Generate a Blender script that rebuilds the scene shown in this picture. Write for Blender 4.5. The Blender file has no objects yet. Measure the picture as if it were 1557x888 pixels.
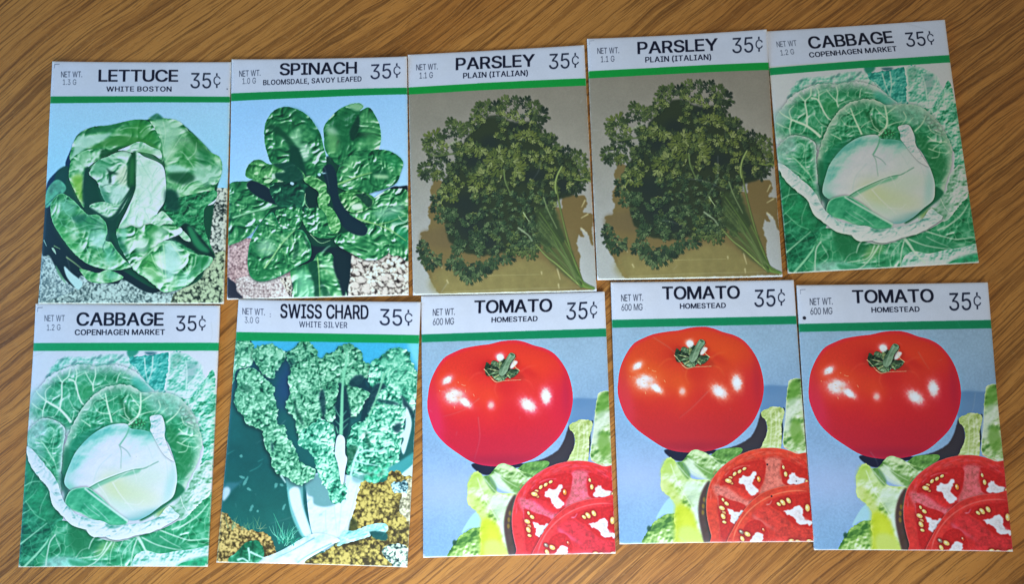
import bpy, math, numpy as np
from mathutils import Matrix, Vector

# ------------------------------------------------------------------ camera, light, exposure
sc = bpy.context.scene
COL = sc.collection
cam_d = bpy.data.cameras.new('camera'); cam = bpy.data.objects.new('camera', cam_d); COL.objects.link(cam)
sc.camera = cam
cam_d.sensor_width = 36; cam_d.lens = 25.342; cam_d.clip_start = .01; cam_d.clip_end = 20
PITCH, ROLL = .1167266, -.1596388
cam.matrix_world = Matrix.Translation((0, 0, .320572)) @ Matrix.Rotation(PITCH, 4, 'X') @ Matrix.Rotation(ROLL, 4, 'Z')

w = bpy.data.worlds.new('World'); sc.world = w; w.use_nodes = True
bg = w.node_tree.nodes['Background']; bg.inputs[0].default_value = (.294, .297, .301, 1); bg.inputs[1].default_value = 1.0

def area(name, loc, target, sx, sy, power, col):
    d = bpy.data.lights.new(name, 'AREA'); d.shape = 'RECTANGLE'; d.size = sx; d.size_y = sy; d.energy = power; d.color = col
    o = bpy.data.objects.new(name, d); COL.objects.link(o); o.location = loc
    o.rotation_euler = (Vector(target) - Vector(loc)).to_track_quat('-Z', 'Y').to_euler()
    return o
# the window: on the near side of the table, its light falling in a soft cone on the lower middle of the table
win = area('window_light', (0, -.40, .35), (-.05, -.10, 0), .30, .25, .71, (.61, .755, 1.0)); win.data.spread = math.radians(60)
# blue fill added on the left to balance brightness and tint, no known source
area('left_fill_light', (-.80, .12, .30), (-.15, .05, 0), .6, .35, 4.13, (.10, .457, 1.0))

vs = sc.view_settings; vs.view_transform = 'Standard'; vs.look = 'None'; vs.exposure = 0; vs.gamma = 1; vs.use_curve_mapping = False
sc.render.engine = 'CYCLES'
sc.cycles.use_denoising = True
sc.cycles.max_bounces = 6

# ------------------------------------------------------------------ small helpers
def link(o): COL.objects.link(o); return o
def mesh_obj(name, verts, faces, mats, parent=None, uvs=None, smooth=True):
    me = bpy.data.meshes.new(name); me.from_pydata([tuple(v) for v in verts], [], faces)
    for m in (mats if isinstance(mats, (list, tuple)) else [mats]): me.materials.append(m)
    if uvs is not None:
        l = me.uv_layers.new(name='UVMap'); vi = np.empty(len(me.loops), np.int32); me.loops.foreach_get('vertex_index', vi)
        l.data.foreach_set('uv', np.asarray(uvs, np.float32)[vi].ravel())
    if smooth: me.polygons.foreach_set('use_smooth', [True] * len(me.polygons))
    me.update()
    o = link(bpy.data.objects.new(name, me)); o.parent = parent
    return o
class NT:
    """a few lines of node building"""
    def __init__(s, name):
        s.m = bpy.data.materials.new(name); s.m.use_nodes = True; s.t = s.m.node_tree; s.n = s.t.nodes; s.p = s.n['Principled BSDF']
    def new(s, typ, **kw):
        n = s.n.new(typ)
        for k, v in kw.items():
            if k.startswith('i_'): n.inputs[k[2:].replace('_', ' ')].default_value = v
            else: setattr(n, k, v)
        return n
    def L(s, a, b): s.t.links.new(a, b)
    def math(s, op, a, b=None, c=None, clamp=False):
        n = s.n.new('ShaderNodeMath'); n.operation = op; n.use_clamp = clamp
        for i, v in enumerate((a, b, c)):
            if v is None: continue
            if isinstance(v, (int, float)): n.inputs[i].default_value = v
            else: s.L(v, n.inputs[i])
        return n.outputs[0]
    def mix(s, f, a, b, mode='MIX'):
        n = s.n.new('ShaderNodeMix'); n.data_type = 'RGBA'; n.blend_type = mode
        for k, v in ((0, f), (6, a), (7, b)):
            if isinstance(v, (int, float)): n.inputs[k].default_value = v
            elif isinstance(v, tuple): n.inputs[k].default_value = (*v, 1)
            else: s.L(v, n.inputs[k])
        return n.outputs[2]
    def ramp(s, f, stops):
        n = s.n.new('ShaderNodeValToRGB'); e = n.color_ramp.elements
        while len(e) < len(stops): e.new(.5)
        for x, (p, c) in zip(e, stops): x.position = p; x.color = (*c, 1) if len(c) == 3 else c
        s.L(f, n.inputs[0]); return n.outputs[0]

# ------------------------------------------------------------------ table
def oak():
    N = NT('varnished_oak')
    tc = N.new('ShaderNodeTexCoord'); mp = N.new('ShaderNodeMapping'); N.L(tc.outputs['Object'], mp.inputs[0])
    mp.inputs['Rotation'].default_value = (0, 0, math.radians(-29.5))      # x now runs along the grain
    sp = N.new('ShaderNodeSeparateXYZ'); N.L(mp.outputs[0], sp.inputs[0])
    x, y = sp.outputs[0], sp.outputs[1]
    def noise(sx, sy, scale, det=3, rough=.55, off=0., xx=None, yy=None):
        c = N.new('ShaderNodeCombineXYZ')
        N.L(N.math('MULTIPLY', xx or x, sx), c.inputs[0]); N.L(N.math('MULTIPLY', yy or y, sy), c.inputs[1]); c.inputs[2].default_value = off
        n = N.new('ShaderNodeTexNoise'); n.inputs['Scale'].default_value = scale; n.inputs['Detail'].default_value = det; n.inputs['Roughness'].default_value = rough
        N.L(c.outputs[0], n.inputs['Vector']); return n.outputs['Fac']
    # the grain wanders: bend y by slow noise (cathedral figure towards one corner)
    bend = N.math('MULTIPLY', N.math('SUBTRACT', noise(1, 1.6, 4.5, 1, .5, 3.), .5), .036)
    bend2 = N.math('MULTIPLY', N.math('SUBTRACT', noise(1, 2.5, 30, 2, .5, 7.), .5), .004)
    yy = N.math('ADD', N.math('ADD', y, bend), bend2)
    wide = noise(9, 330, 1, 2, .5, 1., yy=yy)          # brown bands of early wood
    line = noise(15, 900, 1, 1.5, .5, 5., yy=yy)         # long thin dark lines
    pore = noise(95, 3000, 1, 1, .5, 9., yy=yy)          # open pores, short dashes
    band = noise(4, 60, 1, 2, .5, 2., yy=yy)
    tone = noise(5, 12, 1, 2, .5, 12., yy=yy)
    dens = noise(6, 26, 1, 2, .5, 22., yy=yy)
    fleck = noise(420, 900, 1, 1, .5, 15.)
    th = N.math('ADD', N.math('MULTIPLY', dens, .30), -.15)
    s1 = N.ramp(N.math('ADD', wide, th), [(.40, (1, 1, 1)), (.52, (0, 0, 0))])
    s2 = N.ramp(N.math('ADD', line, N.math('MULTIPLY', th, .6)), [(.395, (1, 1, 1)), (.45, (0, 0, 0))])
    p1 = N.ramp(N.math('ADD', pore, N.math('MULTIPLY', th, .5)), [(.385, (1, 1, 1)), (.43, (0, 0, 0))])
    b1 = N.ramp(band, [(.36, (0, 0, 0)), (.62, (1, 1, 1))])
    base = N.mix(b1, (.63, .250, .044), (.50, .180, .028))
    base = N.mix(N.ramp(tone, [(.35, (0, 0, 0)), (.7, (1, 1, 1))]), base, (.56, .228, .042))
    col = N.mix(N.math('MULTIPLY', s1, .60), base, (.25, .084, .013))
    d = N.math('MULTIPLY', s2, .58)
    col = N.mix(d, col, (.125, .040, .006))
    col = N.mix(N.math('MULTIPLY', p1, .44), col, (.10, .036, .007))
    col = N.mix(N.math('MULTIPLY', N.ramp(fleck, [(.60, (0, 0, 0)), (.72, (1, 1, 1))]), .15), col, (.62, .34, .11))
    N.L(col, N.p.inputs['Base Color'])
    N.p.inputs['Roughness'].default_value = .5; N.p.inputs['Specular IOR Level'].default_value = .18
    N.p.inputs['Coat Weight'].default_value = .2; N.p.inputs['Coat Roughness'].default_value = .33
    b = N.new('ShaderNodeBump'); b.inputs['Strength'].default_value = .22; b.inputs['Distance'].default_value = .0006
    N.L(N.math('SUBTRACT', 1., N.math('ADD', N.math('MULTIPLY', d, .6), N.math('MULTIPLY', p1, .5))), b.inputs['Height'])
    N.L(b.outputs[0], N.p.inputs['Normal'])
    return N.m
def table():
    X, Y, T, r = .75, .55, .028, .006
    prof = [(0, 0)] + [(-r + r * math.sin(a), -r + r * math.cos(a)) for a in np.linspace(0, math.pi / 2, 5)]
    rings = [(X - r, Y - r, 0.)] + [(X - r + r * math.sin(a), Y - r + r * math.sin(a), -r + r * math.cos(a)) for a in np.linspace(.3, math.pi / 2, 5)]
    rings += [(X, Y, -T + r)] + [(X - r + r * math.cos(a), Y - r + r * math.cos(a), -T + r - r * math.sin(a)) for a in np.linspace(.3, math.pi / 2, 5)]
    v = []; f = []
    for a, b, z in rings: v += [(-a, -b, z), (a, -b, z), (a, b, z), (-a, b, z)]
    f.append((0, 1, 2, 3)); n = len(rings)
    for i in range(n - 1):
        for k in range(4):
            q = (k + 1) % 4; f.append((4 * i + k, 4 * i + 4 + k, 4 * i + 4 + q, 4 * i + q))
    f.append((4 * n - 1, 4 * n - 2, 4 * n - 3, 4 * n - 4))
    o = mesh_obj('table_top', v, f, oak(), smooth=False); o['kind'] = 'structure'
table()

# ------------------------------------------------------------------ glyph outlines (capitals and figures), units of 1/1000 em, cap height 509
GL = {"A":[[16,0,201,509,276,509,463,0,395,0,287,302,264,372,232,478,245,478,213,371,191,302,85,0],[110,142,110,199,370,199,370,142]],"B":[[60,0,60,509,241,509,261,508,280,506,298,502,314,497,329,491,342,483,354,474,364,464,373,454,381,442,387,429,392,416,395,403,397,389,398,374,398,361,396,350,394,339,391,329,387,320,356,286,315,267,315,262,325,261,334,259,344,255,354,251,363,245,372,239,381,231,389,223,396,214,402,203,408,192,412,179,415,166,417,152,418,136,417,121,415,107,411,93,407,79,400,67,392,55,383,44,372,34,359,26,344,18,328,11,311,6,291,3,270,1,247,0],[125,57,245,57,267,58,287,61,304,65,318,72,330,80,339,89,346,100,351,111,354,123,355,137,355,147,353,157,351,166,347,175,342,184,337,192,330,200,323,206,315,213,306,218,296,223,285,226,273,229,261,230,248,231,125,231],[125,285,238,285,288,296,297,301,304,306,311,312,318,319,323,326,328,334,331,343,334,352,335,362,336,372,335,385,332,397,328,409,321,419,313,429,302,437,290,443,275,448,259,451,240,452,125,452]],"C":[[267,-7,242,-6,217,-2,194,5,171,13,150,25,131,39,113,55,97,73,82,93,70,115,59,140,51,166,45,193,41,223,40,254,41,285,45,315,51,343,59,369,70,393,82,415,97,436,113,454,131,470,150,484,171,495,194,504,217,510,242,514,267,516,340,504,354,499,367,494,379,487,391,479,402,471,413,462,423,452,432,442,440,430,448,418,455,406,461,392,466,378,470,364,473,348,408,348,389,395,357,428,315,449,267,456,249,455,231,452,215,447,199,441,184,432,169,422,156,410,145,396,134,381,125,364,117,345,111,325,107,303,104,279,103,254,104,229,107,206,111,184,117,163,125,145,134,127,145,112,157,98,170,87,184,76,199,68,215,61,232,57,249,54,267,53,315,60,357,81,389,114,408,160,473,160,470,145,466,131,461,117,455,103,448,91,440,79,432,67,423,57,413,47,402,38,391,30,379,22,367,15,354,10,341,5,327,0,312,-3,298,-5,283,-6]],"D":[[219,0,96,0,96,57,215,57,239,58,261,61,282,66,301,72,318,81,333,91,347,103,360,117,370,132,379,149,386,168,392,187,396,209,398,231,399,255,398,279,396,302,392,323,386,342,379,361,370,377,360,392,348,406,335,418,320,428,303,437,285,443,265,448,244,451,221,452,93,452,93,509,225,509,254,507,281,504,307,498,331,489,353,478,373,465,391,450,407,432,421,413,433,391,444,367,451,342,457,315,460,286,462,255,460,224,457,195,451,168,443,142,433,119,421,97,406,77,390,60,371,44,351,31,328,20,303,11,277,5,249,1],[125,509,125,0,60,0,60,509]],"E":[[60,0,60,509,372,509,372,452,125,452,125,286,355,286,355,229,125,229,125,57,375,57,375,0]],"F":[[60,0,60,509,369,509,369,452,125,452,125,278,346,278,346,221,125,221,125,0]],"G":[[269,-7,242,-6,217,-2,193,5,171,14,149,25,130,39,112,55,96,73,82,93,69,116,59,140,51,166,45,194,41,223,40,254,41,285,45,315,51,343,59,369,69,393,82,415,96,436,112,454,129,470,149,484,170,495,192,504,215,510,239,514,265,516,281,515,296,514,311,511,326,508,340,504,354,498,367,492,380,485,392,478,403,469,414,460,424,450,433,439,441,428,449,416,456,404,462,391,467,377,471,363,474,349,408,349,387,393,356,427,315,448,265,456,247,455,230,452,214,447,198,441,183,432,169,422,156,410,145,397,134,381,125,364,117,345,111,325,107,303,104,279,103,254,104,229,107,206,111,184,117,163,125,145,134,128,145,112,157,99,170,87,184,76,200,68,216,61,233,57,250,54,269,53,285,54,301,56,317,59,331,65,345,71,357,79,369,88,379,99,388,110,396,123,403,137,408,152,412,168,414,185,415,202,434,199,283,199,283,256,478,256,478,200,477,176,474,152,468,131,461,110,451,91,439,73,426,57,411,43,395,30,377,19,357,10,337,2,315,-3,292,-6]],"H":[[60,0,60,509,125,509,125,289,392,289,392,509,457,509,457,0,392,0,392,232,125,232,125,0]],"I":[[31,0,31,57,118,57,118,452,31,452,31,509,269,509,269,452,183,452,183,57,269,57,269,0]],"K":[[104,145,104,216,139,261,174,303,212,344,364,509,448,509,231,276,228,276],[60,0,60,509,125,509,125,334,124,225,125,193,125,0],[372,0,188,259,228,309,449,0]],"L":[[60,0,60,509,125,509,125,57,361,57,361,0]],"M":[[60,0,60,509,152,509,277,187,287,159,299,123,311,84,322,49,307,49,318,83,330,121,342,158,352,187,476,509,568,509,568,0,504,0,504,291,504,327,505,369,506,413,507,457,513,457,498,409,482,363,467,322,456,291,342,0,286,0,170,291,159,321,145,361,129,408,112,457,119,457,120,416,121,372,122,328,122,291,122,0]],"N":[[60,0,60,509,136,509,343,183,363,151,388,107,414,55,405,54,401,108,399,157,399,195,399,509,463,509,463,0,387,0,202,290,177,331,148,381,108,452,119,454,122,384,124,328,125,291,125,0]],"O":[[267,-7,241,-6,217,-2,194,5,171,13,150,25,131,39,113,55,97,73,82,93,70,115,59,140,51,166,45,193,41,223,40,254,41,285,45,315,51,343,59,369,70,393,82,415,97,436,113,454,131,470,150,484,171,495,194,504,217,510,241,514,267,516,293,514,317,510,340,504,363,495,384,484,403,470,421,454,437,436,451,415,464,393,474,369,482,343,488,315,492,285,493,254,492,223,488,193,482,166,474,140,464,115,451,93,437,73,421,55,403,39,384,25,363,13,340,5,317,-2,293,-6],[267,53,285,54,302,57,318,61,334,68,349,76,364,86,377,98,388,112,399,127,408,144,416,163,422,183,427,205,429,229,430,254,429,279,427,303,422,325,416,346,408,365,399,382,388,397,377,411,364,423,349,433,334,441,318,447,302,452,285,455,267,456,249,455,232,452,215,447,199,441,184,433,170,422,157,411,145,397,135,381,125,364,117,345,111,325,107,303,104,279,103,254,104,229,107,205,111,183,117,163,125,144,135,127,145,112,157,98,170,86,184,76,199,68,215,61,232,57,249,54]],"P":[[60,0,60,509,235,509,258,508,279,505,298,501,316,495,332,487,347,478,360,468,371,456,381,444,390,430,397,415,402,399,406,383,408,365,409,348,408,330,406,313,402,296,397,280,390,265,381,251,371,239,360,227,347,216,332,207,316,199,298,193,279,189,258,187,235,186,109,186,109,242,233,242,248,243,262,245,275,247,287,251,297,256,306,262,315,269,322,276,328,284,333,294,337,303,340,314,343,325,344,336,344,348,344,359,343,371,340,382,337,392,333,402,328,411,322,419,315,426,306,433,297,439,286,443,275,447,262,450,248,451,232,452,125,452,125,0]],"R":[[60,0,60,509,236,509,259,508,280,505,299,501,317,496,333,489,348,480,361,470,372,459,382,447,390,433,397,419,403,403,406,387,409,370,409,352,409,334,406,317,403,301,397,286,390,271,382,258,372,246,361,235,348,226,333,217,317,210,299,205,279,201,258,198,236,198,96,198,96,255,234,255,249,256,263,257,276,259,287,263,298,267,307,272,315,278,322,285,329,292,334,300,338,309,341,319,343,329,345,340,345,352,345,364,343,375,341,386,338,395,334,405,329,413,322,421,315,428,307,434,298,440,287,444,275,448,262,450,248,452,233,452,125,452,125,0],[353,0,230,229,303,229,428,0]],"S":[[224,-9,202,-8,182,-6,162,-2,144,3,128,9,112,17,98,26,85,36,74,48,64,60,56,74,49,88,44,103,40,120,38,137,104,137,106,125,109,115,112,105,117,96,123,88,130,80,138,74,147,68,156,63,166,59,224,49,237,50,250,51,263,53,275,56,286,60,296,65,306,71,315,77,323,84,329,92,335,100,340,109,343,119,345,129,346,139,345,149,343,157,341,165,337,172,332,179,296,205,245,222,184,239,160,247,138,256,118,266,101,277,86,289,74,303,64,318,57,335,53,353,52,372,53,389,56,405,60,420,67,434,75,448,85,460,96,471,109,481,122,490,138,498,154,504,171,509,189,513,208,515,227,516,247,515,266,513,283,509,300,504,316,498,331,490,344,481,357,471,367,461,377,449,385,436,392,422,396,408,399,393,401,378,337,378,335,393,330,406,323,418,313,428,302,437,289,445,275,451,259,455,243,458,225,459,212,458,200,457,188,455,178,452,167,448,158,443,149,438,141,432,135,425,129,418,124,411,120,402,117,394,116,385,115,376,116,366,118,356,121,348,125,340,131,334,169,308,212,293,264,279,312,264,359,238,395,198,399,187,403,177,406,165,408,152,408,139,407,122,405,107,400,92,394,77,386,64,377,51,366,39,353,28,339,19,323,11,306,4,288,-2,268,-6,246,-8]],"T":[[32,452,32,509,417,509,417,452,257,452,257,0,193,0,193,452]],"U":[[259,-8,235,-7,213,-4,192,0,172,7,154,15,137,25,121,37,108,50,95,64,85,80,76,97,69,114,64,133,61,153,60,173,60,509,124,509,124,178,125,164,127,150,130,137,135,125,141,113,148,102,156,92,165,83,176,75,187,68,200,62,213,57,227,54,243,52,259,52,275,52,290,54,305,57,318,62,331,68,342,75,352,83,362,92,370,102,377,113,382,125,387,137,390,150,392,164,393,178,393,509,457,509,457,173,456,153,453,133,448,114,441,97,433,80,422,64,410,50,396,37,380,25,363,15,345,7,325,0,304,-4,282,-7]],"V":[[204,0,16,509,84,509,192,206,215,137,248,31,235,31,267,138,290,206,395,509,463,509,278,0]],"W":[[155,0,16,509,82,509,163,196,175,145,187,94,197,40,189,40,200,94,211,145,224,196,306,509,380,509,462,196,474,145,486,94,497,40,488,40,499,94,510,145,523,196,603,509,670,509,530,0,455,0,368,323,351,391,336,475,350,475,335,395,318,323,230,0]],"Y":[[203,0,203,208,16,509,91,509,192,344,222,292,250,230,224,230,251,293,280,344,381,509,455,509,268,208,268,0]],"0":[[227,-7,205,-6,184,-2,165,4,147,13,130,24,115,38,101,53,89,71,78,91,69,113,61,138,55,164,51,192,49,222,48,254,49,286,51,316,55,344,61,370,69,395,78,417,89,437,101,455,115,471,130,484,147,496,165,504,184,511,205,514,227,516,249,514,269,511,288,504,306,496,323,484,338,471,352,455,364,437,375,417,384,395,392,370,398,344,402,316,404,286,405,254,404,222,402,192,398,164,392,138,384,113,375,91,364,71,352,53,339,38,323,24,307,13,289,4,269,-2,249,-6],[227,50,241,50,255,53,267,58,279,65,290,74,300,84,309,97,317,111,324,126,330,144,335,163,339,183,342,205,343,229,344,254,343,279,342,303,339,325,335,346,330,365,324,382,317,398,309,412,300,425,290,435,279,444,267,451,255,456,241,459,227,460,212,459,198,456,186,451,174,444,163,435,153,425,144,412,136,398,129,382,123,365,118,346,114,325,111,303,110,279,109,254,110,229,111,205,114,183,118,163,123,144,129,126,136,111,144,97,153,84,163,74,174,65,186,58,198,53,212,50]],"1":[[76,0,76,55,391,55,391,0],[276,509,276,0,212,0,212,448,209,448,86,358,86,427,198,509]],"2":[[64,0,64,47,234,229,282,282,311,327,320,371,320,382,318,392,316,402,312,410,308,419,302,426,296,433,289,439,282,444,273,449,224,460,212,459,201,458,191,455,181,452,172,447,164,442,156,436,150,429,144,422,139,413,135,404,131,395,129,384,127,373,127,362,66,362,66,380,69,397,73,413,79,428,86,442,95,456,105,468,117,478,129,488,143,496,158,503,174,509,190,512,207,515,225,516,243,515,260,513,276,509,291,503,306,497,319,488,332,479,343,469,352,458,361,445,368,432,374,418,378,403,380,388,381,372,371,318,336,259,267,180,153,60,153,57,389,57,389,0]],"3":[[218,-7,200,-6,182,-4,165,-1,148,4,133,10,118,17,104,25,92,35,80,46,70,57,62,70,55,84,49,99,46,115,44,132,109,132,111,122,113,112,117,103,121,95,126,87,133,80,140,74,148,68,156,63,165,59,219,50,275,61,285,66,293,71,301,78,308,85,315,93,320,102,324,111,327,122,329,133,329,145,329,156,327,166,324,177,321,187,316,196,310,205,303,213,295,221,285,228,275,234,263,239,249,242,235,245,219,247,201,248,157,248,157,299,288,448,288,452,70,452,70,509,372,509,372,461,211,278,211,289,233,290,254,290,273,287,291,282,308,276,324,268,338,258,350,248,361,236,371,222,379,208,385,193,389,178,392,162,393,145,392,127,389,111,385,95,379,80,370,66,361,53,350,41,337,30,324,21,309,12,292,6,275,0,257,-4,238,-6]],"5":[[221,-7,203,-6,186,-4,170,0,155,5,140,11,126,19,114,28,102,37,92,48,83,60,75,73,69,86,64,100,61,115,60,130,122,130,124,121,126,113,129,104,133,96,138,89,173,60,221,50,233,50,245,52,256,55,266,59,276,64,285,71,294,78,301,86,308,95,314,104,319,115,323,126,326,137,327,149,328,162,327,175,325,187,323,199,319,210,314,221,307,231,301,240,293,248,284,256,275,262,264,267,254,272,242,275,230,276,218,277,167,268,128,246,67,253,96,509,366,509,366,452,151,452,134,301,136,301,178,325,229,334,243,333,256,332,269,329,282,325,294,321,305,315,316,309,326,302,336,294,345,285,353,276,361,266,368,255,374,243,379,231,383,218,387,205,389,192,390,178,391,163,390,144,387,126,383,108,377,91,369,76,359,61,349,48,337,35,323,25,309,15,293,7,276,1,259,-3,240,-6]],"6":[[226,-7,208,-6,190,-3,173,1,157,7,142,15,128,24,115,35,104,47,94,60,84,74,77,90,71,107,67,124,64,143,64,162,64,177,66,192,69,207,74,223,80,239,137,340,252,509,322,509,151,261,145,261,165,288,196,307,235,314,253,313,270,311,286,307,302,302,316,295,329,286,341,277,352,266,361,253,370,240,377,225,382,210,386,193,388,176,389,157,388,138,385,121,381,104,375,88,368,73,359,58,348,45,337,34,324,23,310,14,295,7,279,1,262,-3,245,-6],[226,48,238,49,249,51,259,54,269,58,279,63,287,69,295,76,302,83,309,92,314,101,319,111,323,122,325,133,327,145,327,157,327,170,325,181,323,193,319,203,314,213,309,223,302,231,295,239,287,246,279,251,269,256,259,260,249,263,238,265,226,265,215,265,204,263,193,260,183,257,174,252,165,246,157,239,150,231,144,223,138,214,133,204,130,193,127,182,125,171,125,158,125,146,127,134,130,123,133,112,138,102,144,92,150,83,157,76,165,69,174,63,183,58,193,54,204,51,215,49]],"9":[[226,516,245,515,262,512,279,508,295,502,310,494,324,485,337,474,349,462,359,449,368,434,375,419,381,402,386,384,388,366,389,347,388,332,386,317,383,302,378,286,373,270,315,168,200,0,130,0,301,248,307,248,287,221,257,202,218,195,200,195,183,198,167,202,151,207,137,214,124,222,112,232,101,243,91,255,83,269,76,283,71,299,67,316,64,333,64,352,64,370,67,388,71,405,77,421,85,436,94,450,104,463,116,475,128,485,143,494,158,502,174,508,190,512,208,515],[226,460,215,460,204,458,193,455,184,451,174,446,165,440,157,433,150,425,144,417,138,407,134,397,130,387,127,375,126,364,125,352,126,339,127,327,130,316,134,306,138,295,144,286,150,278,157,270,165,263,174,257,184,252,193,248,204,246,215,244,226,243,238,244,249,246,259,248,269,252,279,257,287,263,295,270,302,277,309,286,314,295,319,305,323,315,325,327,327,338,327,350,327,363,325,375,323,386,319,397,314,407,309,417,303,425,295,433,287,440,279,446,269,451,259,455,249,458,238,460]],".":[[95,-4,88,-4,81,-2,75,0,69,4,63,9,58,14,54,20,52,27,50,34,50,41,50,48,52,55,54,62,58,68,63,73,69,78,75,82,81,85,88,86,95,87,103,86,110,85,116,82,122,78,128,73,132,68,136,62,139,55,140,48,141,41,140,34,139,27,136,20,132,14,128,9,122,4,116,0,110,-2,103,-4]],",":[[38,-119,68,71,137,71,84,-119]],"(":[[89,207,101,324,132,441,177,539,236,539,191,428,161,313,151,207,160,115,188,16,236,-96,177,-96,160,-66,145,-36,132,-6,121,24,111,55,103,85,97,116,93,146,90,176]],")":[[37,-96,86,18,113,116,122,207,112,313,82,428,37,539,97,539,142,441,173,323,184,207,183,176,180,145,176,115,170,84,161,53,152,23,140,-7,127,-37,113,-67,97,-96]]}
GL = {k: v for k, v in GL.items()}

# corners of the printed faces as seen (used only to lay the artwork out), TL TR BR BL
QUAD = {"lettuce": [[81, 93.8], [351.2, 94], [339.5, 461.8], [59.3, 462]], "spinach": [[352.8, 90.3], [619, 86.7], [621.3, 449], [345.3, 455.5]], "parsley1": [[620, 82.6], [888, 68.7], [907.2, 442.6], [628.4, 449]], "parsley2": [[892.6, 59.3], [1164.5, 45.7], [1188.9, 420.7], [908.2, 425.8]], "cabbage2": [[1165, 47], [1435.8, 30.1], [1487.1, 399.6], [1198.3, 415.8]], "cabbage1": [[55.3, 462.1], [334.8, 464.8], [316, 862], [29, 862.8]], "chard": [[363.9, 455.7], [640.5, 459.9], [619.4, 862.8], [330.5, 855]], "tomato1": [[640.9, 450.4], [919, 443.6], [935.8, 841.9], [643.7, 848.3]], "tomato2": [[928.4, 429.7], [1206, 426.1], [1236.3, 824], [941.9, 827.6]], "tomato3": [[1210.1, 434.3], [1500.6, 429.7], [1538.8, 838.9], [1237.3, 836.5]]}
# the same corners on the table, in metres
WQ = {
    'lettuce': [(-0.19542, 0.17943), (-0.11252, 0.16539), (-0.12883, 0.05301), (-0.21154, 0.06633)],
    'spinach': [(-0.1119, 0.16649), (-0.03081, 0.15399), (-0.04591, 0.04343), (-0.12691, 0.05459)],
    'parsley1': [(-0.03032, 0.15524), (0.0512, 0.14599), (0.0373, 0.03186), (-0.04384, 0.04309)],
    'parsley2': [(0.05309, 0.14872), (0.13531, 0.13922), (0.11953, 0.02505), (0.03844, 0.0367)],
    'cabbage2': [(0.13537, 0.13879), (0.21694, 0.13044), (0.20599, 0.01729), (0.12252, 0.02603)],
    'cabbage1': [(-0.21272, 0.06649), (-0.13031, 0.05235), (-0.14822, -0.05928), (-0.22961, -0.04688)],
    'chard': [(-0.12145, 0.05365), (-0.04078, 0.03933), (-0.06306, -0.07271), (-0.14392, -0.05802)],
    'tomato1': [(-0.04026, 0.04209), (0.04066, 0.03101), (0.02587, -0.08077), (-0.0557, -0.06986)],
    'tomato2': [(0.04408, 0.03462), (0.12411, 0.0227), (0.10973, -0.0889), (0.02824, -0.0772)],
    'tomato3': [(0.12479, 0.02014), (0.20778, 0.00804), (0.19153, -0.1057), (0.10931, -0.09226)],
}

# ------------------------------------------------------------------ a small painter for the prints
AW, AH = 600, 826          # print resolution of one packet front
rs = np.random.RandomState(7)

def blur(a, r):
    """three box passes, close to a gaussian of sigma r"""
    if r < .3: return a
    k = max(1, int(round(r * 1.0)))
    for ax in (0, 1):
        for _ in range(3):
            pad = [(0, 0)] * a.ndim; pad[ax] = (k + 1, k)
            c = np.cumsum(np.pad(a, pad, mode='edge'), axis=ax)
            n = a.shape[ax]
            hi = np.take(c, np.arange(2 * k + 1, 2 * k + 1 + n), axis=ax); lo = np.take(c, np.arange(0, n), axis=ax)
            a = (hi - lo) / (2 * k + 1)
    return a

def vnoise(h, w, cell, seed, cellx=None):
    r = np.random.RandomState(seed); cy = cell; cx = cellx or cell
    g = r.rand(int(h / cy) + 4, int(w / cx) + 4)
    y = np.arange(h) / cy; x = np.arange(w) / cx
    yi = y.astype(int); xi = x.astype(int); fy = (y - yi); fx = (x - xi)
    fy = (fy * fy * (3 - 2 * fy))[:, None]; fx = (fx * fx * (3 - 2 * fx))[None]
    a = g[yi][:, xi]; b = g[yi][:, xi + 1]; c = g[yi + 1][:, xi]; d = g[yi + 1][:, xi + 1]
    return (a * (1 - fx) + b * fx) * (1 - fy) + (c * (1 - fx) + d * fx) * fy

def fbm(h, w, cell, seed, oct=3):
    s = 0; t = 0; k = 1.
    for i in range(oct):
        s = s + k * vnoise(h, w, max(1.5, cell / 2 ** i), seed + 31 * i); t += k; k *= .55
    return s / t

def worley(h, w, cell, seed):
    r = np.random.RandomState(seed)
    n, m = int(h / cell) + 4, int(w / cell) + 4
    py = r.rand(n, m); px = r.rand(n, m); pv = r.rand(n, m)
    y = (np.arange(h) / cell + 1)[:, None] + np.zeros((1, w)); x = (np.arange(w) / cell + 1)[None] + np.zeros((h, 1))
    y = y + .35 * (vnoise(h, w, cell * .6, seed + 5) - .5); x = x + .35 * (vnoise(h, w, cell * .6, seed + 6) - .5)
    yi = y.astype(int); xi = x.astype(int)
    f1 = np.full((h, w), 9.); f2 = np.full((h, w), 9.); v = np.zeros((h, w))
    for dy in (-1, 0, 1):
        for dx in (-1, 0, 1):
            a = np.clip(yi + dy, 0, n - 1); b = np.clip(xi + dx, 0, m - 1)
            d = np.hypot(a + py[a, b] - y, b + px[a, b] - x)
            new = d < f1
            f2 = np.where(new, f1, np.minimum(f2, d)); v = np.where(new, pv[a, b], v); f1 = np.where(new, d, f1)
    return f1, f2, v

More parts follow.
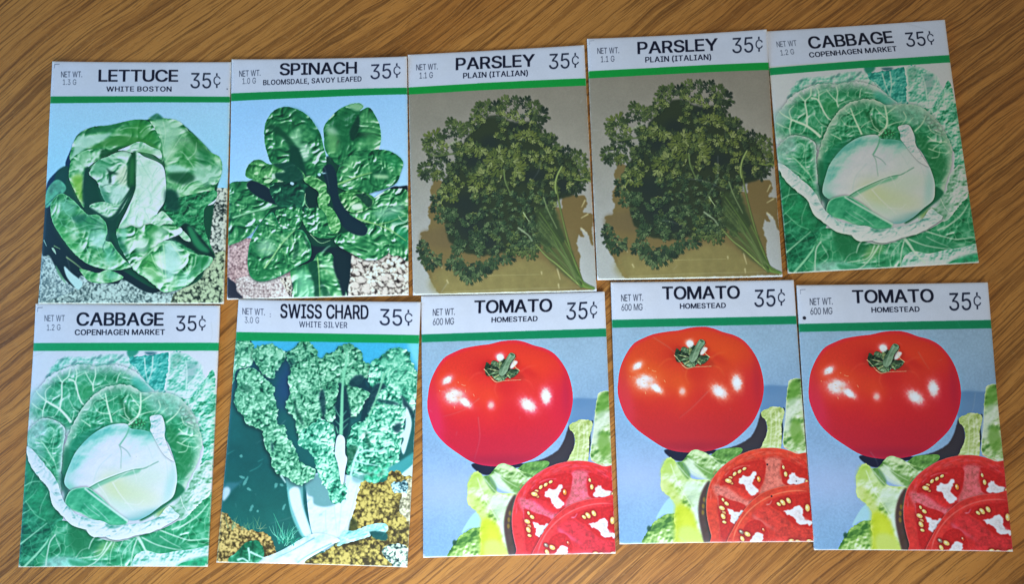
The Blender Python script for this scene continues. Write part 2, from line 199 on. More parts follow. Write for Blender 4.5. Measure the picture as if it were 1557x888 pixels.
_N = {}
def sheet(kind, cell):
    """a noise sheet half as large again as the print, made once; cut a piece of it with cut()"""
    k = (kind, cell)
    if k not in _N:
        h, w = int(AH * 1.4), int(AW * 1.4)
        sd = ord(kind) * 7 + int(cell * 13)
        if kind == 'f': _N[k] = fbm(h, w, cell, sd)
        elif kind == 'w':
            f1, f2, v = worley(h, w, cell, sd); _N[k] = np.clip(f2 - f1, 0, 1)     # 0 on the cell seams
        elif kind == 'p':
            f1, f2, v = worley(h, w, cell, sd); _N[k] = np.clip(1 - f1 * 1.1, 0, 1) ** .7 * .75 + .25 * np.clip((f2 - f1) * 2, 0, 1)  # pebbles
        elif kind == 'c':    # crinkles: soft swellings between sharp creases, pushed about by slower noise
            g = (fbm(h, w, cell * 2.2, sd + 1, 2) - .5) * cell * 2.6; g2 = (fbm(h, w, cell * 2.2, sd + 2, 2) - .5) * cell * 2.6
            Y, X = np.mgrid[0:h, 0:w]; yy = np.clip(Y + g, 0, h - 1).astype(int); xx = np.clip(X + g2, 0, w - 1).astype(int)
            a_ = np.abs(vnoise(h, w, cell, sd + 3) - .5) * 2; b_ = np.abs(vnoise(h, w, cell * .55, sd + 4) - .5) * 2; c_ = np.abs(vnoise(h, w, cell * 1.9, sd + 6) - .5) * 2
            t_ = (.55 * np.minimum(a_ * 1.6, 1) ** .7 + .25 * np.minimum(b_ * 1.6, 1) ** .8 + .5 * np.minimum(c_ * 1.5, 1) ** .8)
            _N[k] = blur(t_[yy, xx], .8)
        elif kind == 'b':
            f1, f2, v = worley(h, w, cell, sd); _N[k] = blur(np.clip(1.05 - f1 * f1 * 1.3, 0, 1) * (.6 + .4 * v) + .25 * np.clip((f2 - f1) * 1.5, 0, 1), 1)   # domes
        elif kind == 'v':
            f1, f2, v = worley(h, w, cell, sd); _N[k] = v
        elif kind == 'r': _N[k] = np.random.RandomState(sd).rand(h, w)
    return _N[k]

def curve(pts, closed=False, n=7):
    p = np.asarray(pts, float)
    if len(p) < 3: return p
    q = np.vstack([p[-1], p, p[:2]]) if closed else np.vstack([2 * p[0] - p[1], p, 2 * p[-1] - p[-2]])
    out = []
    t = (np.arange(n) / n)[:, None]
    for i in range(1, len(q) - 2):
        a, b, c, d = q[i - 1], q[i], q[i + 1], q[i + 2]
        out.append(.5 * (2 * b + (c - a) * t + (2 * a - 5 * b + 4 * c - d) * t * t + (3 * b - a - 3 * c + d) * t ** 3))
    if not closed: out.append(p[-1:])
    return np.vstack(out)

def raster(loops, x0, y0, w, h, ss=3, grow=(0, 0)):
    """coverage of polygons by winding number in the box x0,y0,w,h; grow widens (or thins) in sub-pixels"""
    W, H = w * ss, h * ss
    acc = np.zeros((H, W + 2), np.int16)
    for L in loops:
        p = (np.asarray(L, float) - [x0, y0]) * ss
        q = np.roll(p, -1, 0)
        for (ax, ay), (bx, by) in zip(p, q):
            if ay == by: continue
            s = 1
            if ay > by: ax, ay, bx, by, s = bx, by, ax, ay, -1
            r0 = max(0, math.ceil(ay - .5)); r1 = min(H, math.ceil(by - .5))
            if r1 <= r0: continue
            r = np.arange(r0, r1)
            x = ax + (r + .5 - ay) * (bx - ax) / (by - ay)
            c = np.clip(np.ceil(x - .5), 0, W + 1).astype(int)
            acc[r, c] += s
    m = (np.cumsum(acc, 1)[:, :W] != 0)
    gx, gy = grow
    for g, ax in ((gx, 1), (gy, 0)):
        if g > 0:
            for k in range(g): m = m | np.roll(m, 1, ax) | np.roll(m, -1, ax)
        elif g < 0:
            for k in range(-g): m = m & np.roll(m, 1, ax) & np.roll(m, -1, ax)
    return m.reshape(h, ss, w, ss).mean((1, 3))

def C(*a): return np.array(a, float) / 255.

def ramp(t, cols):
    cols = np.array(cols, float) / 255.; n = len(cols) - 1
    t = np.clip(t, 0, 1) * n; i = np.minimum(t.astype(int), n - 1); f = (t - i)[..., None]
    return cols[i] * (1 - f) + cols[i + 1] * f

class Art:
    def __init__(s, quad):
        src = np.array(quad, float); dst = np.array([(0, 0), (AW, 0), (AW, AH), (0, AH)], float)
        A = []; b = []
        for (x, y), (u, v) in zip(src, dst):
            A += [[x, y, 1, 0, 0, 0, -u * x, -u * y], [0, 0, 0, x, y, 1, -v * x, -v * y]]; b += [u, v]
        s.M = np.append(np.linalg.solve(A, b), 1).reshape(3, 3)
        s.img = np.zeros((AH, AW, 3)) + C(205, 212, 240)
        s.view(0, 0, 1)
    def view(s, ox, oy, k): s.o = (ox, oy, k); return s
    def P(s, pts):
        p = np.asarray(pts, float).reshape(-1, 2) / s.o[2] + [s.o[0], s.o[1]]
        q = np.c_[p, np.ones(len(p))] @ s.M.T
        return q[:, :2] / q[:, 2:]
    def S(s): return 2.12 / s.o[2]          # canvas pixels per view pixel, about
    def box(s, poly, pad=4):
        x0 = int(max(0, poly[:, 0].min() - pad)); y0 = int(max(0, poly[:, 1].min() - pad))
        x1 = int(min(AW, poly[:, 0].max() + pad + 1)); y1 = int(min(AH, poly[:, 1].max() + pad + 1))
        return x0, y0, max(0, x1 - x0), max(0, y1 - y0)
    def put(s, b, col, m):
        x0, y0, w, h = b
        if w <= 0 or h <= 0: return
        R = s.img[y0:y0 + h, x0:x0 + w]; m = m[..., None]
        R[...] = R * (1 - m) + col * m
    def jag(s, poly, amp, step=5, seed=0):
        """ragged outline: noise along the normal"""
        r = np.random.RandomState(seed)
        d = np.hypot(*(np.roll(poly, -1, 0) - poly).T); L = np.r_[0, np.cumsum(d)]
        n = max(8, int(L[-1] / step)); u = np.linspace(0, L[-1], n, endpoint=False)
        pc = np.vstack([poly, poly[:1]])
        p = np.c_[np.interp(u, L, pc[:, 0]), np.interp(u, L, pc[:, 1])]
        t = np.roll(p, -1, 0) - np.roll(p, 1, 0); t /= np.hypot(*t.T)[:, None] + 1e-6
        a = r.randn(n); a = .6 * a + .4 * np.repeat(r.randn(n // 4 + 1), 4)[:n]
        return p + np.c_[t[:, 1], -t[:, 0]] * (a * amp)[:, None]
    def shape(s, pts, smooth=True, jag=0, step=5, seed=0, canvas=False):
        p = np.asarray(pts, float) if canvas else s.P(pts)
        if smooth: p = curve(p, True)
        if jag: p = s.jag(p, jag, step, seed)
        return p
    def fill(s, pts, col, alpha=1, soft=0, smooth=True, tex=None, jag=0, step=5, seed=0, canvas=False):
        p = s.shape(pts, smooth, jag, step, seed, canvas)
        b = s.box(p, 4 + soft * 3)
        if b[2] <= 0 or b[3] <= 0: return b, None
        m = raster([p], *b, ss=2 if soft else 3)
        if soft: m = blur(m, soft)
        col = C(*col) if len(np.shape(col)) == 1 else col
        if tex:      # (kind, cell, strength) brightness mottle
            n = s.cut(tex[0], tex[1], b, seed)
            col = col * (1 + tex[2] * (n - .5))[..., None]
        s.put(b, col, m * alpha)
        return b, m
    def cut(s, kind, cell, b, seed=0):
        S_ = sheet(kind, cell); r = np.random.RandomState(seed + 11)
        oy = r.randint(0, S_.shape[0] - AH); ox = r.randint(0, S_.shape[1] - AW)
        return S_[oy + b[1]:oy + b[1] + b[3], ox + b[0]:ox + b[0] + b[2]]
    def stroke(s, pts, w0, w1, col, alpha=1, soft=0, canvas=False, smooth=True):
        p = np.asarray(pts, float) if canvas else s.P(pts)
        if not canvas: w0 = w0 * s.S(); w1 = w1 * s.S()
        p = curve(p, False, 6) if smooth else p
        t = np.gradient(p, axis=0); t /= np.hypot(*t.T)[:, None] + 1e-6
        w = np.linspace(w0, w1, len(p))[:, None] / 2; nrm = np.c_[-t[:, 1], t[:, 0]]
        s.fill(np.vstack([p + nrm * w, (p - nrm * w)[::-1]]), col, alpha, soft, smooth=False, canvas=True)
    def blob(s, x, y, rx, ry, col, alpha=1, rot=0, hard=1., mask=None, noise=0, seed=0):
        """soft elliptic patch, optionally kept inside mask=(box, coverage)"""
        c = s.P([(x, y)])[0]; k = s.S(); rx *= k; ry *= k
        R = max(rx, ry) * 2.2; b = s.box(np.array([c - R, c + R]), 0)
        if b[2] <= 0 or b[3] <= 0: return
        Y, X = np.mgrid[b[1]:b[1] + b[3], b[0]:b[0] + b[2]] + .5
        a = math.radians(rot); dx, dy = X - c[0], Y - c[1]
        u = (dx * math.cos(a) + dy * math.sin(a)) / rx; v = (-dx * math.sin(a) + dy * math.cos(a)) / ry
        d = np.hypot(u, v)
        if noise: d = d + noise * (s.cut('f', 9, b, seed) - .5)
        m = 1 / (1 + np.exp((d - 1) * 6 * hard)) * alpha
        if mask is not None:
            mb, mm = mask; full = np.zeros((AH, AW)); full[mb[1]:mb[1] + mb[3], mb[0]:mb[0] + mb[2]] = mm
            m = m * full[b[1]:b[1] + b[3], b[0]:b[0] + b[2]]
        s.put(b, C(*col), m)
    def shadow(s, pts, dx, dy, soft, alpha, col=(8, 22, 24), canvas=False, grow=0):
        p = (np.asarray(pts, float) if canvas else curve(s.P(pts), True)) + [dx, dy]
        s.fill(p, col, alpha, soft, smooth=False, canvas=True)
    def leaf(s, pts, cols, tone=.45, relief=1., cell=26, kind='f', puff=.5, light=(-.45, -.9), jag=0, step=5, seed=0,
             rim=None, rimw=6, grad=None, sh=None, mottle=.15, canvas=False, net=None, pr=14, rima=1., glint=2.2, pock=.30):
        """a leaf blade: outline, blistered relief lit from one side, pale rim, cast shadow below it"""
        p = s.shape(pts, True, jag, step, seed, canvas)
        b = s.box(p, 6)
        if b[2] < 3 or b[3] < 3: return b, None
        if sh: s.shadow(p, sh[0], sh[1], sh[2], sh[3], canvas=True)
        m = raster([p], *b)
        n = s.cut(kind, cell, b, seed); n2 = s.cut('f', max(6, cell * .35), b, seed + 3)
        n3 = s.cut('f', 45, b, seed + 5)
        if kind == 'c': hgt = relief * cell * .42 * n * (.45 + 1.1 * n3) + puff * pr * blur(m, pr)
        elif kind == 'b': hgt = relief * cell * .27 * (n * (.35 + 1.3 * n3) + .45 * n2 + .5 * s.cut('f', cell * 1.2, b, seed + 7)) + puff * pr * blur(m, pr)
        else: hgt = relief * cell * .5 * (n + .25 * n2) + puff * pr * blur(m, pr)
        gy, gx = np.gradient(blur(hgt, 1.2))
        lam = gx * light[0] + gy * light[1]
        if kind == 'c':
            gl = np.clip(lam - .22 - .5 * (1 - n3), 0, 1) * glint
            t = tone + .5 * (n3 - .5) + .55 * np.clip(lam, -1, .45) + gl + mottle * (n2 - .5) + pock * np.clip(n - (.45 if pock < .5 else .66), -.6, .3)
        else: t = tone + .5 * (n3 - .5) + lam + mottle * (n2 - .5)
        if kind in 'wpb': t = t + .22 * (n - .5)
        if grad is not None:
            x0, y0, x1, y1, g = grad
            a, c = s.P([(x0, y0), (x1, y1)]) if not canvas else np.array([(x0, y0), (x1, y1)])
            Y, X = np.mgrid[b[1]:b[1] + b[3], b[0]:b[0] + b[2]]; d = c - a
            t = t + g * (np.clip(((X - a[0]) * d[0] + (Y - a[1]) * d[1]) / (d @ d), 0, 1) - .5)
        col = ramp(t, cols)
        if rim is not None:
            e = np.clip(1 - (blur(m, rimw) - .5) * 2.4, 0, 1) * (.45 + .9 * s.cut('f', 12, b, seed + 9))
            e = np.clip(e * rima, 0, 1)[..., None]; col = col * (1 - e) + C(*rim) * e
        if net is not None:      # fine network of pale veins: (cell, colour, strength)
            q = s.cut('w', net[0], b, seed + 21)
            e = (np.clip(1 - q / .16, 0, 1) * net[2] * (.4 + .9 * n2))[..., None]; col = col * (1 - e) + C(*net[1]) * e
        s.put(b, col, m)
        return b, m
    def veins(s, mid, sides, w, col, alpha=.9, clip=None):
        s.stroke(mid, w, w * .35, col, alpha)
        for v in sides: s.stroke(v, w * .5, w * .2, col, alpha * .85)
    def text(s, st, x0, y0, x1, y1, cap, col=(4, 10, 34), bold=0, vb=0, track=60, fit=True, alpha=1.):
        """one line set between two baseline points; cap height in view pixels"""
        loops = []; x = 0
        for ch in st:
            if ch == ' ': x += 210; continue
            if ch == '\u00a2':
                g = [np.array(l, float).reshape(-1, 2) for l in GL['C']]
                g = [(l - [250, 254]) * [.60, .56] + [140, 254] for l in g]
                g += [np.array(r, float) for r in ([(112, 380), (164, 380), (164, 500), (112, 500)], [(112, 130), (164, 130), (164, 10), (112, 10)])]
            else: g = [np.array(l, float).reshape(-1, 2) for l in GL[ch]]
            mn = min(l[:, 0].min() for l in g); mx = max(l[:, 0].max() for l in g)
            loops += [l + [x - mn, 0] for l in g]; x += mx - mn + track
        wid = x - track
        a, c = s.P([(x0, y0), (x1, y1)]); up = s.P([(x0, y0 - cap)])[0] - a
        ux = (c - a) / wid; uy = up / 509.
        L = [a + l[:, :1] * ux + l[:, 1:] * uy for l in loops]
        al = np.vstack(L); b = s.box(al, 6)
        m = raster(L, *b, ss=5, grow=(bold, vb))
        s.put(b, C(*col), m * alpha)
    def header(s, stripe, paper=(203, 210, 240), green=(0, 128, 62), edge=None):
        """stripe: four corners of the green rule in view pixels (TL TR BR BL)"""
        q = s.P(stripe)
        top = np.array([(-5, -5), (AW + 5, -5), q[1] + [40, 0], q[0] - [40, 0]])
        n = s.cut('f', 60, (0, 0, AW, AH), 3)
        b = (0, 0, AW, int(q[:, 1].max() + 3))
        m = raster([np.array([(-5, -5), (AW + 5, -5), (AW + 5, q[1][1]), (-5, q[0][1])])], *b)
        s.put(b, C(*paper) * (1 + .05 * (n[:b[3]] - .5) + .03 * (s.cut('f', 5, (0, 0, AW, AH), 8)[:b[3]] - .5))[..., None] * (1 - np.array([0, .008, .03]) * s.cut('f', 60, (0, 0, AW, AH), 12)[:b[3], :, None]), m)
        ql = q.copy(); ql[0, 0] = ql[3, 0] = -5; ql[1, 0] = ql[2, 0] = AW + 5
        m = raster([ql], *b); s.put(b, C(*green) * (1 + .10 * (s.cut('f', 5, (0, 0, AW, AH), 4)[:b[3]] - .5))[..., None], m)
    def grain(s, amt=.03, seed=1, sharp=.45):
        s.img = np.clip(s.img + sharp * (s.img - blur(s.img, 2)) + .12 * (s.img - blur(s.img, 9)), 0, 1)
        r = np.random.RandomState(seed)
        g = blur(r.rand(AH, AW, 1) + 0 * s.img[..., :1], .6) - .5
        g2 = r.rand(AH, AW, 3) - .5
        s.img = np.clip(s.img * (1 + amt * 3 * g + amt * g2), 0, 1)

def tomato_art():
    a = Art(QUAD['tomato2']); K = 4.0375; V1 = (920, 420, K); V2 = (920, 620, K)
    a.view(*V1)
    full = (0, 0, AW, AH)
    # backdrop: grainy blue board
    Y = np.mgrid[0:AH, 0:AW][0] / AH
    bg = ramp(np.clip(Y, 0, 1), [(148, 174, 200), (144, 172, 204), (130, 164, 206), (142, 170, 214), (122, 162, 208)])
    bg = bg * (1 + .10 * (a.cut('f', 5, full, 2) - .5) + .06 * (a.cut('f', 60, full, 3) - .5))[..., None]
    a.img[:] = bg
    a.view(*V2)
    a.blob(190, 420, 190, 90, (160, 178, 224), .75, hard=.35)
    a.view(*V1)
    # darker shadow band right of the fruit
    a.fill([(960, 668), (1000, 664), (1300, 672), (1300, 900), (1000, 930), (940, 800)], (96, 132, 178), .95, 2, smooth=False)
    a.blob(1010, 690, 60, 30, (84, 124, 172), .5, hard=.5)
    a.view(*V2)
    a.fill([(955, 20), (990, 120), (950, 245), (820, 300), (700, 290), (640, 262), (770, 235), (880, 180), (925, 110)], (52, 48, 58), 1, 1, jag=.6)
    a.fill([(360, 255), (440, 320), (560, 300), (680, 260), (600, 240), (480, 240)], (20, 24, 50), 1, 1)
    # lettuce pieces at the right edge
    LG = [(52, 92, 40), (92, 140, 70), (150, 182, 120), (196, 212, 176), (216, 224, 214)]
    a.view(*V1)
    a.leaf([(1125, 640), (1190, 622), (1260, 640), (1290, 900), (1295, 1200), (1180, 1100), (1090, 1030), (1105, 870), (1108, 760)], LG, .6, .8, 46, 'f', .8, seed=3, jag=1.2, rim=(214, 224, 200), rimw=3)
    a.fill([(1130, 660), (1180, 634), (1192, 700), (1160, 780), (1120, 770)], (98, 152, 60), .8, 4)
    a.fill([(1110, 770), (1200, 740), (1215, 800), (1150, 860), (1120, 900)], (212, 222, 222), .6, 4)
    a.view(*V2)
    a.fill([(1110, 0), (1150, 30), (1120, 80), (1180, 100), (1110, 150), (1090, 110)], (214, 222, 214), .75, 3)
    a.fill([(1150, 70), (1195, 85), (1210, 180), (1170, 220), (1130, 140)], (104, 152, 62), .8, 3)
    a.fill([(1100, 0), (1082, 60), (1090, 130), (1074, 236), (1062, 236), (1068, 120), (1078, 40), (1092, -10)], (22, 34, 34), .95, .7, smooth=False)
    a.leaf([(965, 10), (1030, -12), (1095, 5), (1080, 100), (1072, 250), (1000, 270), (950, 250), (990, 150), (985, 80), (955, 40)], [(120, 140, 70), (164, 184, 110), (196, 208, 158), (222, 228, 208)], .6, .8, 14, 'f', .4, seed=8, jag=1)
    for x in (1010, 1040, 1060): a.stroke([(x, 10), (x + 6, 110), (x - 4, 240)], 7, 4, (224, 230, 214), .5, 1)
    # tomato body
    a.view(*V1)
    body = [(80, 640), (92, 560), (125, 480), (175, 410), (245, 372), (300, 352), (380, 338), (450, 330), (520, 314), (600, 308), (660, 318), (720, 340), (790, 360), (850, 395), (905, 460), (945, 540), (968, 640), (966, 720),
            (945, 800), (900, 890), (830, 965), (760, 1020), (690, 1050), (600, 1070), (480, 1074), (370, 1050), (270, 990), (190, 930), (130, 860), (95, 780), (78, 710)]
    b, m = a.fill(body, (206, 46, 36), 1)
    bm = (b, m)
    Yl, Xl = np.mgrid[0:b[3], 0:b[2]] / [[[b[3]]], [[b[2]]]]
    t = Yl * .85 + .1 * np.abs(Xl - .45) + .08 * (a.cut('f', 40, b, 5) - .5)
    col = ramp(t, [(200, 56, 30), (206, 60, 30), (200, 46, 34), (190, 38, 38), (180, 38, 46), (168, 36, 48)])
    e = np.clip(1 - (blur(m, 9) - .5) * 2.2, 0, 1)[..., None]
    col = col * (1 - .8 * e) + e * .8 * (C(200, 40, 92) * .5 + C(206, 44, 60) * .5)
    col = col * (1 + .07 * (a.cut('f', 3, b, 6) - .5))[..., None]
    a.put(b, col, m)
    for x, y, rx, ry, c, al, rot in [(250, 600, 150, 80, (222, 92, 26), .8, 20), (260, 700, 120, 60, (218, 74, 30), .5, 10), (740, 470, 170, 70, (218, 74, 26), .7, 25), (450, 360, 150, 36, (216, 66, 30), .5, 0),
            (470, 680, 60, 90, (222, 88, 30), .7, 0), (690, 640, 110, 90, (214, 70, 34), .5, 0), (120, 760, 46, 130, (214, 60, 96), .55, -12), (560, 760, 300, 60, (200, 38, 34), .5, 0),
            (880, 700, 60, 160, (196, 34, 48), .6, 0), (520, 1040, 260, 34, (150, 26, 50), .85, 0), (540, 960, 330, 60, (178, 30, 40), .5, 0), (930, 640, 26, 150, (170, 30, 54), .6, 0), (112, 620, 26, 150, (190, 46, 50), .5, 0), (430, 470, 70, 50, (188, 34, 26), .6, 0), (560, 590, 60, 50, (190, 34, 28), .5, 0), (690, 500, 60, 22, (186, 34, 26), .5, 30)]:
        a.blob(x, y, rx, ry, c, al, rot, .5, bm)
    for p, q in [([(640, 500), (690, 470), (740, 462)], 9), ([(640, 540), (700, 560), (730, 610)], 8), ([(500, 560), (490, 610), (510, 660)], 8), ([(430, 500), (370, 510), (320, 560)], 8)]:
        a.stroke(p, q, 2, (228, 120, 60), .4, 1.5)
    for x, y, rx, ry, rot in [(197, 546, 36, 22, -35), (245, 645, 62, 46, 10), (310, 680, 44, 22, 35), (698, 702, 52, 36, 40), (805, 648, 32, 48, 0), (470, 700, 20, 24, 0), (518, 410, 26, 24, 0)]:
        a.blob(x, y, rx * 1.25, ry * 1.25, (236, 120, 90), .75, rot, .7, noise=.5, seed=int(x))
        a.blob(x, y, rx * .86, ry * .86, (234, 226, 240), 1 if rx > 25 else .6, rot, .95, noise=.6, seed=int(x) + 1)
    r = np.random.RandomState(4)
    for k in range(14):
        x, y = 150 + r.rand() * 220, 540 + r.rand() * 180
        a.blob(x, y, 4 + 5 * r.rand(), 2.5, (236, 170, 120), .6, r.rand() * 90, 1.5)
    # calyx and stem
    a.fill([(400, 490), (430, 430), (490, 430), (560, 400), (600, 415), (640, 440), (630, 480), (670, 545), (590, 545), (500, 566), (450, 530)], (150, 40, 24), .5, 4)
    sep = [([(490, 500), (440, 440), (426, 470), (440, 520)], 0), ([(500, 500), (500, 440), (470, 432), (460, 470)], 1), ([(520, 500), (560, 440), (540, 420), (510, 440)], 0), ([(500, 490), (470, 520), (500, 552), (540, 548), (560, 520)], 2),
           ([(560, 500), (620, 480), (634, 500), (600, 530), (560, 530)], 1), ([(560, 500), (600, 540), (660, 545), (610, 556), (540, 540)], 3), ([(570, 480), (610, 470), (640, 440), (620, 440), (590, 460)], 2), ([(470, 480), (420, 490), (440, 510), (480, 515)], 3),
           ([(540, 470), (580, 450), (612, 450), (590, 480)], 0), ([(500, 460), (530, 430), (548, 436), (520, 480)], 2)]
    for p, k in sep[:5]:
        a.leaf(p, [[(10, 22, 16), (40, 62, 40), (92, 116, 84)], [(22, 40, 26), (80, 104, 74), (150, 170, 140)], [(34, 60, 34), (96, 124, 84), (196, 208, 180)], [(90, 110, 70), (190, 190, 140), (226, 220, 180)]][k], .5, 1.6, 6, 'f', .5, seed=k, jag=.8, step=3, sh=(0, 1.5, 1, .7))
    for k in range(15):
        th = math.radians(k * 24 + 10 * r.randn()); L = 66 + 26 * r.rand(); ex, ey = 530 + L * 1.15 * math.cos(th), 490 + L * .72 * math.sin(th)
        nx, ny = -math.sin(th) * 11, math.cos(th) * 9
        a.leaf([(530 + nx, 486 + ny), ((530 + ex) / 2 + nx * 1.2, (488 + ey) / 2 + ny + 5 * r.randn()), (ex, ey), ((530 + ex) / 2 - nx, (488 + ey) / 2 - ny), (530 - nx, 486 - ny)],
               [[(12, 24, 18), (40, 60, 40), (92, 116, 84)], [(34, 60, 34), (90, 118, 80), (176, 190, 160)], [(60, 80, 50), (120, 136, 90), (204, 206, 170)]][k % 3], .5, 1.2, 6, 'f', .5, seed=k, sh=(0, 1.5, 1, .7))
    a.fill([(586, 440), (600, 430), (625, 440), (600, 474), (580, 476)], (226, 224, 230), .9, .8)
    a.fill([(500, 402), (520, 392), (540, 410), (530, 430), (505, 430)], (226, 220, 226), .9, 1)
    a.leaf([(576, 386), (604, 392), (606, 412), (580, 450), (560, 500), (535, 524), (512, 508), (520, 470), (548, 430)], [(40, 66, 48), (78, 108, 82), (118, 146, 118), (150, 170, 146)], .55, .5, 12, 'f', .9, seed=4, sh=(2, 2, 1.5, .8))
    a.stroke([(584, 396), (552, 450), (530, 510)], 9, 5, (150, 172, 150), .6, .6)
    a.blob(590, 394, 13, 6, (70, 96, 66), 1, 30, 2)
    for p in [[(640, 494), (612, 470), (600, 440), (612, 412)], [(420, 480), (440, 500), (470, 540)], [(470, 540), (500, 560), (550, 552), (650, 548)]]:
        a.stroke(p, 5, 2, (214, 196, 150), .8)
    # salad leaves lower middle
    a.view(*V2)
    a.leaf([(560, 300), (640, 285), (690, 250), (760, 240), (830, 240), (830, 270), (760, 320), (700, 360), (620, 330)], [(52, 92, 44), (84, 132, 60), (112, 158, 84), (160, 190, 130)], .45, .8, 30, 'f', .5, seed=21)
    a.leaf([(240, 840), (250, 770), (300, 700), (360, 660), (420, 640), (470, 720), (470, 840)], [(60, 110, 44), (110, 156, 70), (164, 196, 120), (210, 224, 196)], .5, 1., 34, 'f', .6, seed=22, jag=1.5)
    a.blob(268, 740, 12, 16, (24, 70, 50), .9)
    a.fill([(400, 545), (440, 570), (430, 640), (360, 650), (310, 680), (350, 600)], (160, 204, 222), .9, 1)
    a.leaf([(345, 360), (385, 300), (440, 330), (540, 430), (660, 440), (640, 560), (630, 700), (640, 860), (430, 860), (440, 760), (420, 680), (430, 600), (390, 540), (345, 500), (338, 420)],
           [(92, 134, 50), (146, 182, 84), (184, 208, 140), (208, 222, 190), (222, 230, 224)], .62, .9, 50, 'f', .6, seed=12, jag=1.4, rim=(196, 214, 130), rimw=4)
    for P_, c, al, so in [([(350, 340), (385, 304), (430, 330), (420, 400), (370, 400), (340, 420)], (164, 194, 80), .75, 4), ([(430, 340), (500, 400), (520, 450), (470, 440), (420, 390)], (190, 212, 150), .7, 3),
            ([(345, 440), (390, 440), (440, 510), (470, 580), (430, 600), (400, 550), (350, 500)], (186, 202, 108), .7, 4),
            ([(432, 600), (480, 590), (545, 650), (560, 720), (590, 800), (640, 850), (450, 850), (430, 760), (425, 680)], (188, 200, 34), .9, 5),
            ([(470, 620), (520, 660), (550, 740), (480, 760)], (206, 216, 60), .6, 6), ([(450, 740), (540, 730), (600, 830), (470, 850)], (196, 212, 130), .7, 5),
            ([(500, 450), (600, 460), (610, 520), (560, 600), (520, 590), (480, 500)], (204, 220, 214), .75, 6), ([(540, 600), (590, 620), (600, 760), (570, 720)], (196, 216, 220), .7, 4)]:
        a.fill(P_, c, al, so)
    a.leaf([(430, 330), (470, 320), (520, 262), (570, 252), (650, 290), (740, 330), (700, 380), (660, 440), (560, 400), (470, 330), (520, 420), (470, 380)], [(70, 114, 52), (120, 160, 90), (176, 202, 152), (216, 226, 210)], .55, .9, 34, 'f', .6, seed=14, jag=.8)
    a.fill([(480, 330), (530, 310), (600, 400), (640, 440), (560, 420), (500, 380)], (204, 220, 206), .8, 2)
    a.fill([(540, 330), (640, 370), (690, 390), (650, 430), (600, 400)], (92, 140, 62), .75, 2.5)
    a.fill([(520, 268), (572, 256), (640, 292), (600, 300)], (214, 224, 190), .8, 3)
    a.fill([(440, 340), (480, 330), (520, 400), (500, 430)], (74, 124, 56), .7, 2)
    for p in [[(436, 336), (520, 430), (600, 460), (650, 470)], [(500, 300), (580, 360), (650, 400)], [(640, 290), (690, 330), (730, 350)], [(400, 340), (450, 470), (540, 620), (600, 800)], [(560, 640), (590, 740), (620, 830)]]:
        a.stroke(p, 7, 3, (222, 232, 216), .6, 1)
    a.fill([(615, 460), (640, 450), (618, 560), (640, 700), (690, 850), (620, 850), (590, 760), (570, 640), (580, 540)], (66, 42, 40), .92, 2)
    for (x, y) in [(600, 600), (598, 640), (606, 560)]: a.blob(x, y, 8, 14, (160, 130, 40), .6)
    # slices
    def seg(P_, seed):
        a.fill(P_, (180, 26, 20), 1, .8, jag=.6, seed=seed)
        a.fill(P_, (206, 60, 44), .35, 5, seed=seed, tex=('f', 6, .6))
    def jelly(P_, seed):
        cx_, cy_ = np.mean(P_, 0); P_ = [(cx_ + (x - cx_) * .86, cy_ + (y - cy_) * .86) for x, y in P_]; a.fill(P_, (222, 216, 232), 1, .5, jag=2.6, step=5, seed=seed); a.fill([(np.mean([q[0] for q in P_]) + (x - np.mean([q[0] for q in P_])) * .6, np.mean([q[1] for q in P_]) + (y - np.mean([q[1] for q in P_])) * .6) for x, y in P_], (214, 198, 206), .5, 3, tex=('f', 6, .5), seed=seed)
    def seed_(x, y, rot, s_=1., c=(226, 182, 110)):
        a.blob(x, y, 19 * s_, 14 * s_, (128, 16, 14), .8, rot, 1.2)
        a.blob(x, y, 14 * s_, 9 * s_, c, 1, rot, 2.6); a.blob(x - 3, y - 3, 6 * s_, 3.5 * s_, (244, 226, 190), .9, rot, 2)
    def slice_(out, inn, seed):
        a.shadow(out, -3, 3, 3, .5)
        a.fill(out, (226, 110, 90), 1, jag=.3)
        c = np.mean(out, 0); o2 = [(c[0] + (x - c[0]) * .988, c[1] + (y - c[1]) * .986) for x, y in out]
        a.fill(o2, (206, 62, 42), 1, 1, tex=('f', 12, .35), seed=seed)
        a.fill(inn, (200, 50, 38), 1, 2, tex=('f', 9, .4), seed=seed)
    slice_([(620, 560), (640, 460), (700, 370), (790, 300), (880, 258), (980, 240), (1080, 245), (1170, 275), (1290, 330), (1320, 900), (700, 900), (650, 780), (622, 660)],
           [(690, 560), (720, 440), (800, 360), (900, 310), (1000, 290), (1100, 300), (1260, 370), (1290, 860), (760, 860), (700, 700)], 3)
    for k in range(60):      # pale fibres of the outer flesh
        th = math.radians(185 + k * 2.2 + r.rand() * 3); rr = 1 + .06 * r.randn()
        a.blob(990 + 345 * rr * math.cos(th), 585 + 318 * rr * math.sin(th), 16, 4, (222, 104, 92), .35, math.degrees(th) + 90, .8)
    a.fill([(980, 310), (1075, 310), (1070, 400), (1110, 470), (1000, 520), (940, 520), (972, 430)], (206, 112, 102), .92, 3, tex=('f', 8, .5), seed=4)
    a.fill([(660, 470), (740, 480), (860, 560), (940, 560), (860, 610), (780, 590), (690, 550)], (212, 116, 110), .9, 4, tex=('f', 8, .6), seed=5)
    seg([(700, 470), (730, 400), (800, 350), (880, 325), (975, 320), (972, 420), (940, 490), (880, 500), (800, 480), (740, 465)], 1)
    seg([(1082, 320), (1140, 330), (1200, 360), (1300, 400), (1300, 480), (1110, 470), (1080, 410)], 2)
    seg([(690, 540), (760, 560), (860, 600), (820, 680), (770, 800), (720, 800), (700, 690)], 3)
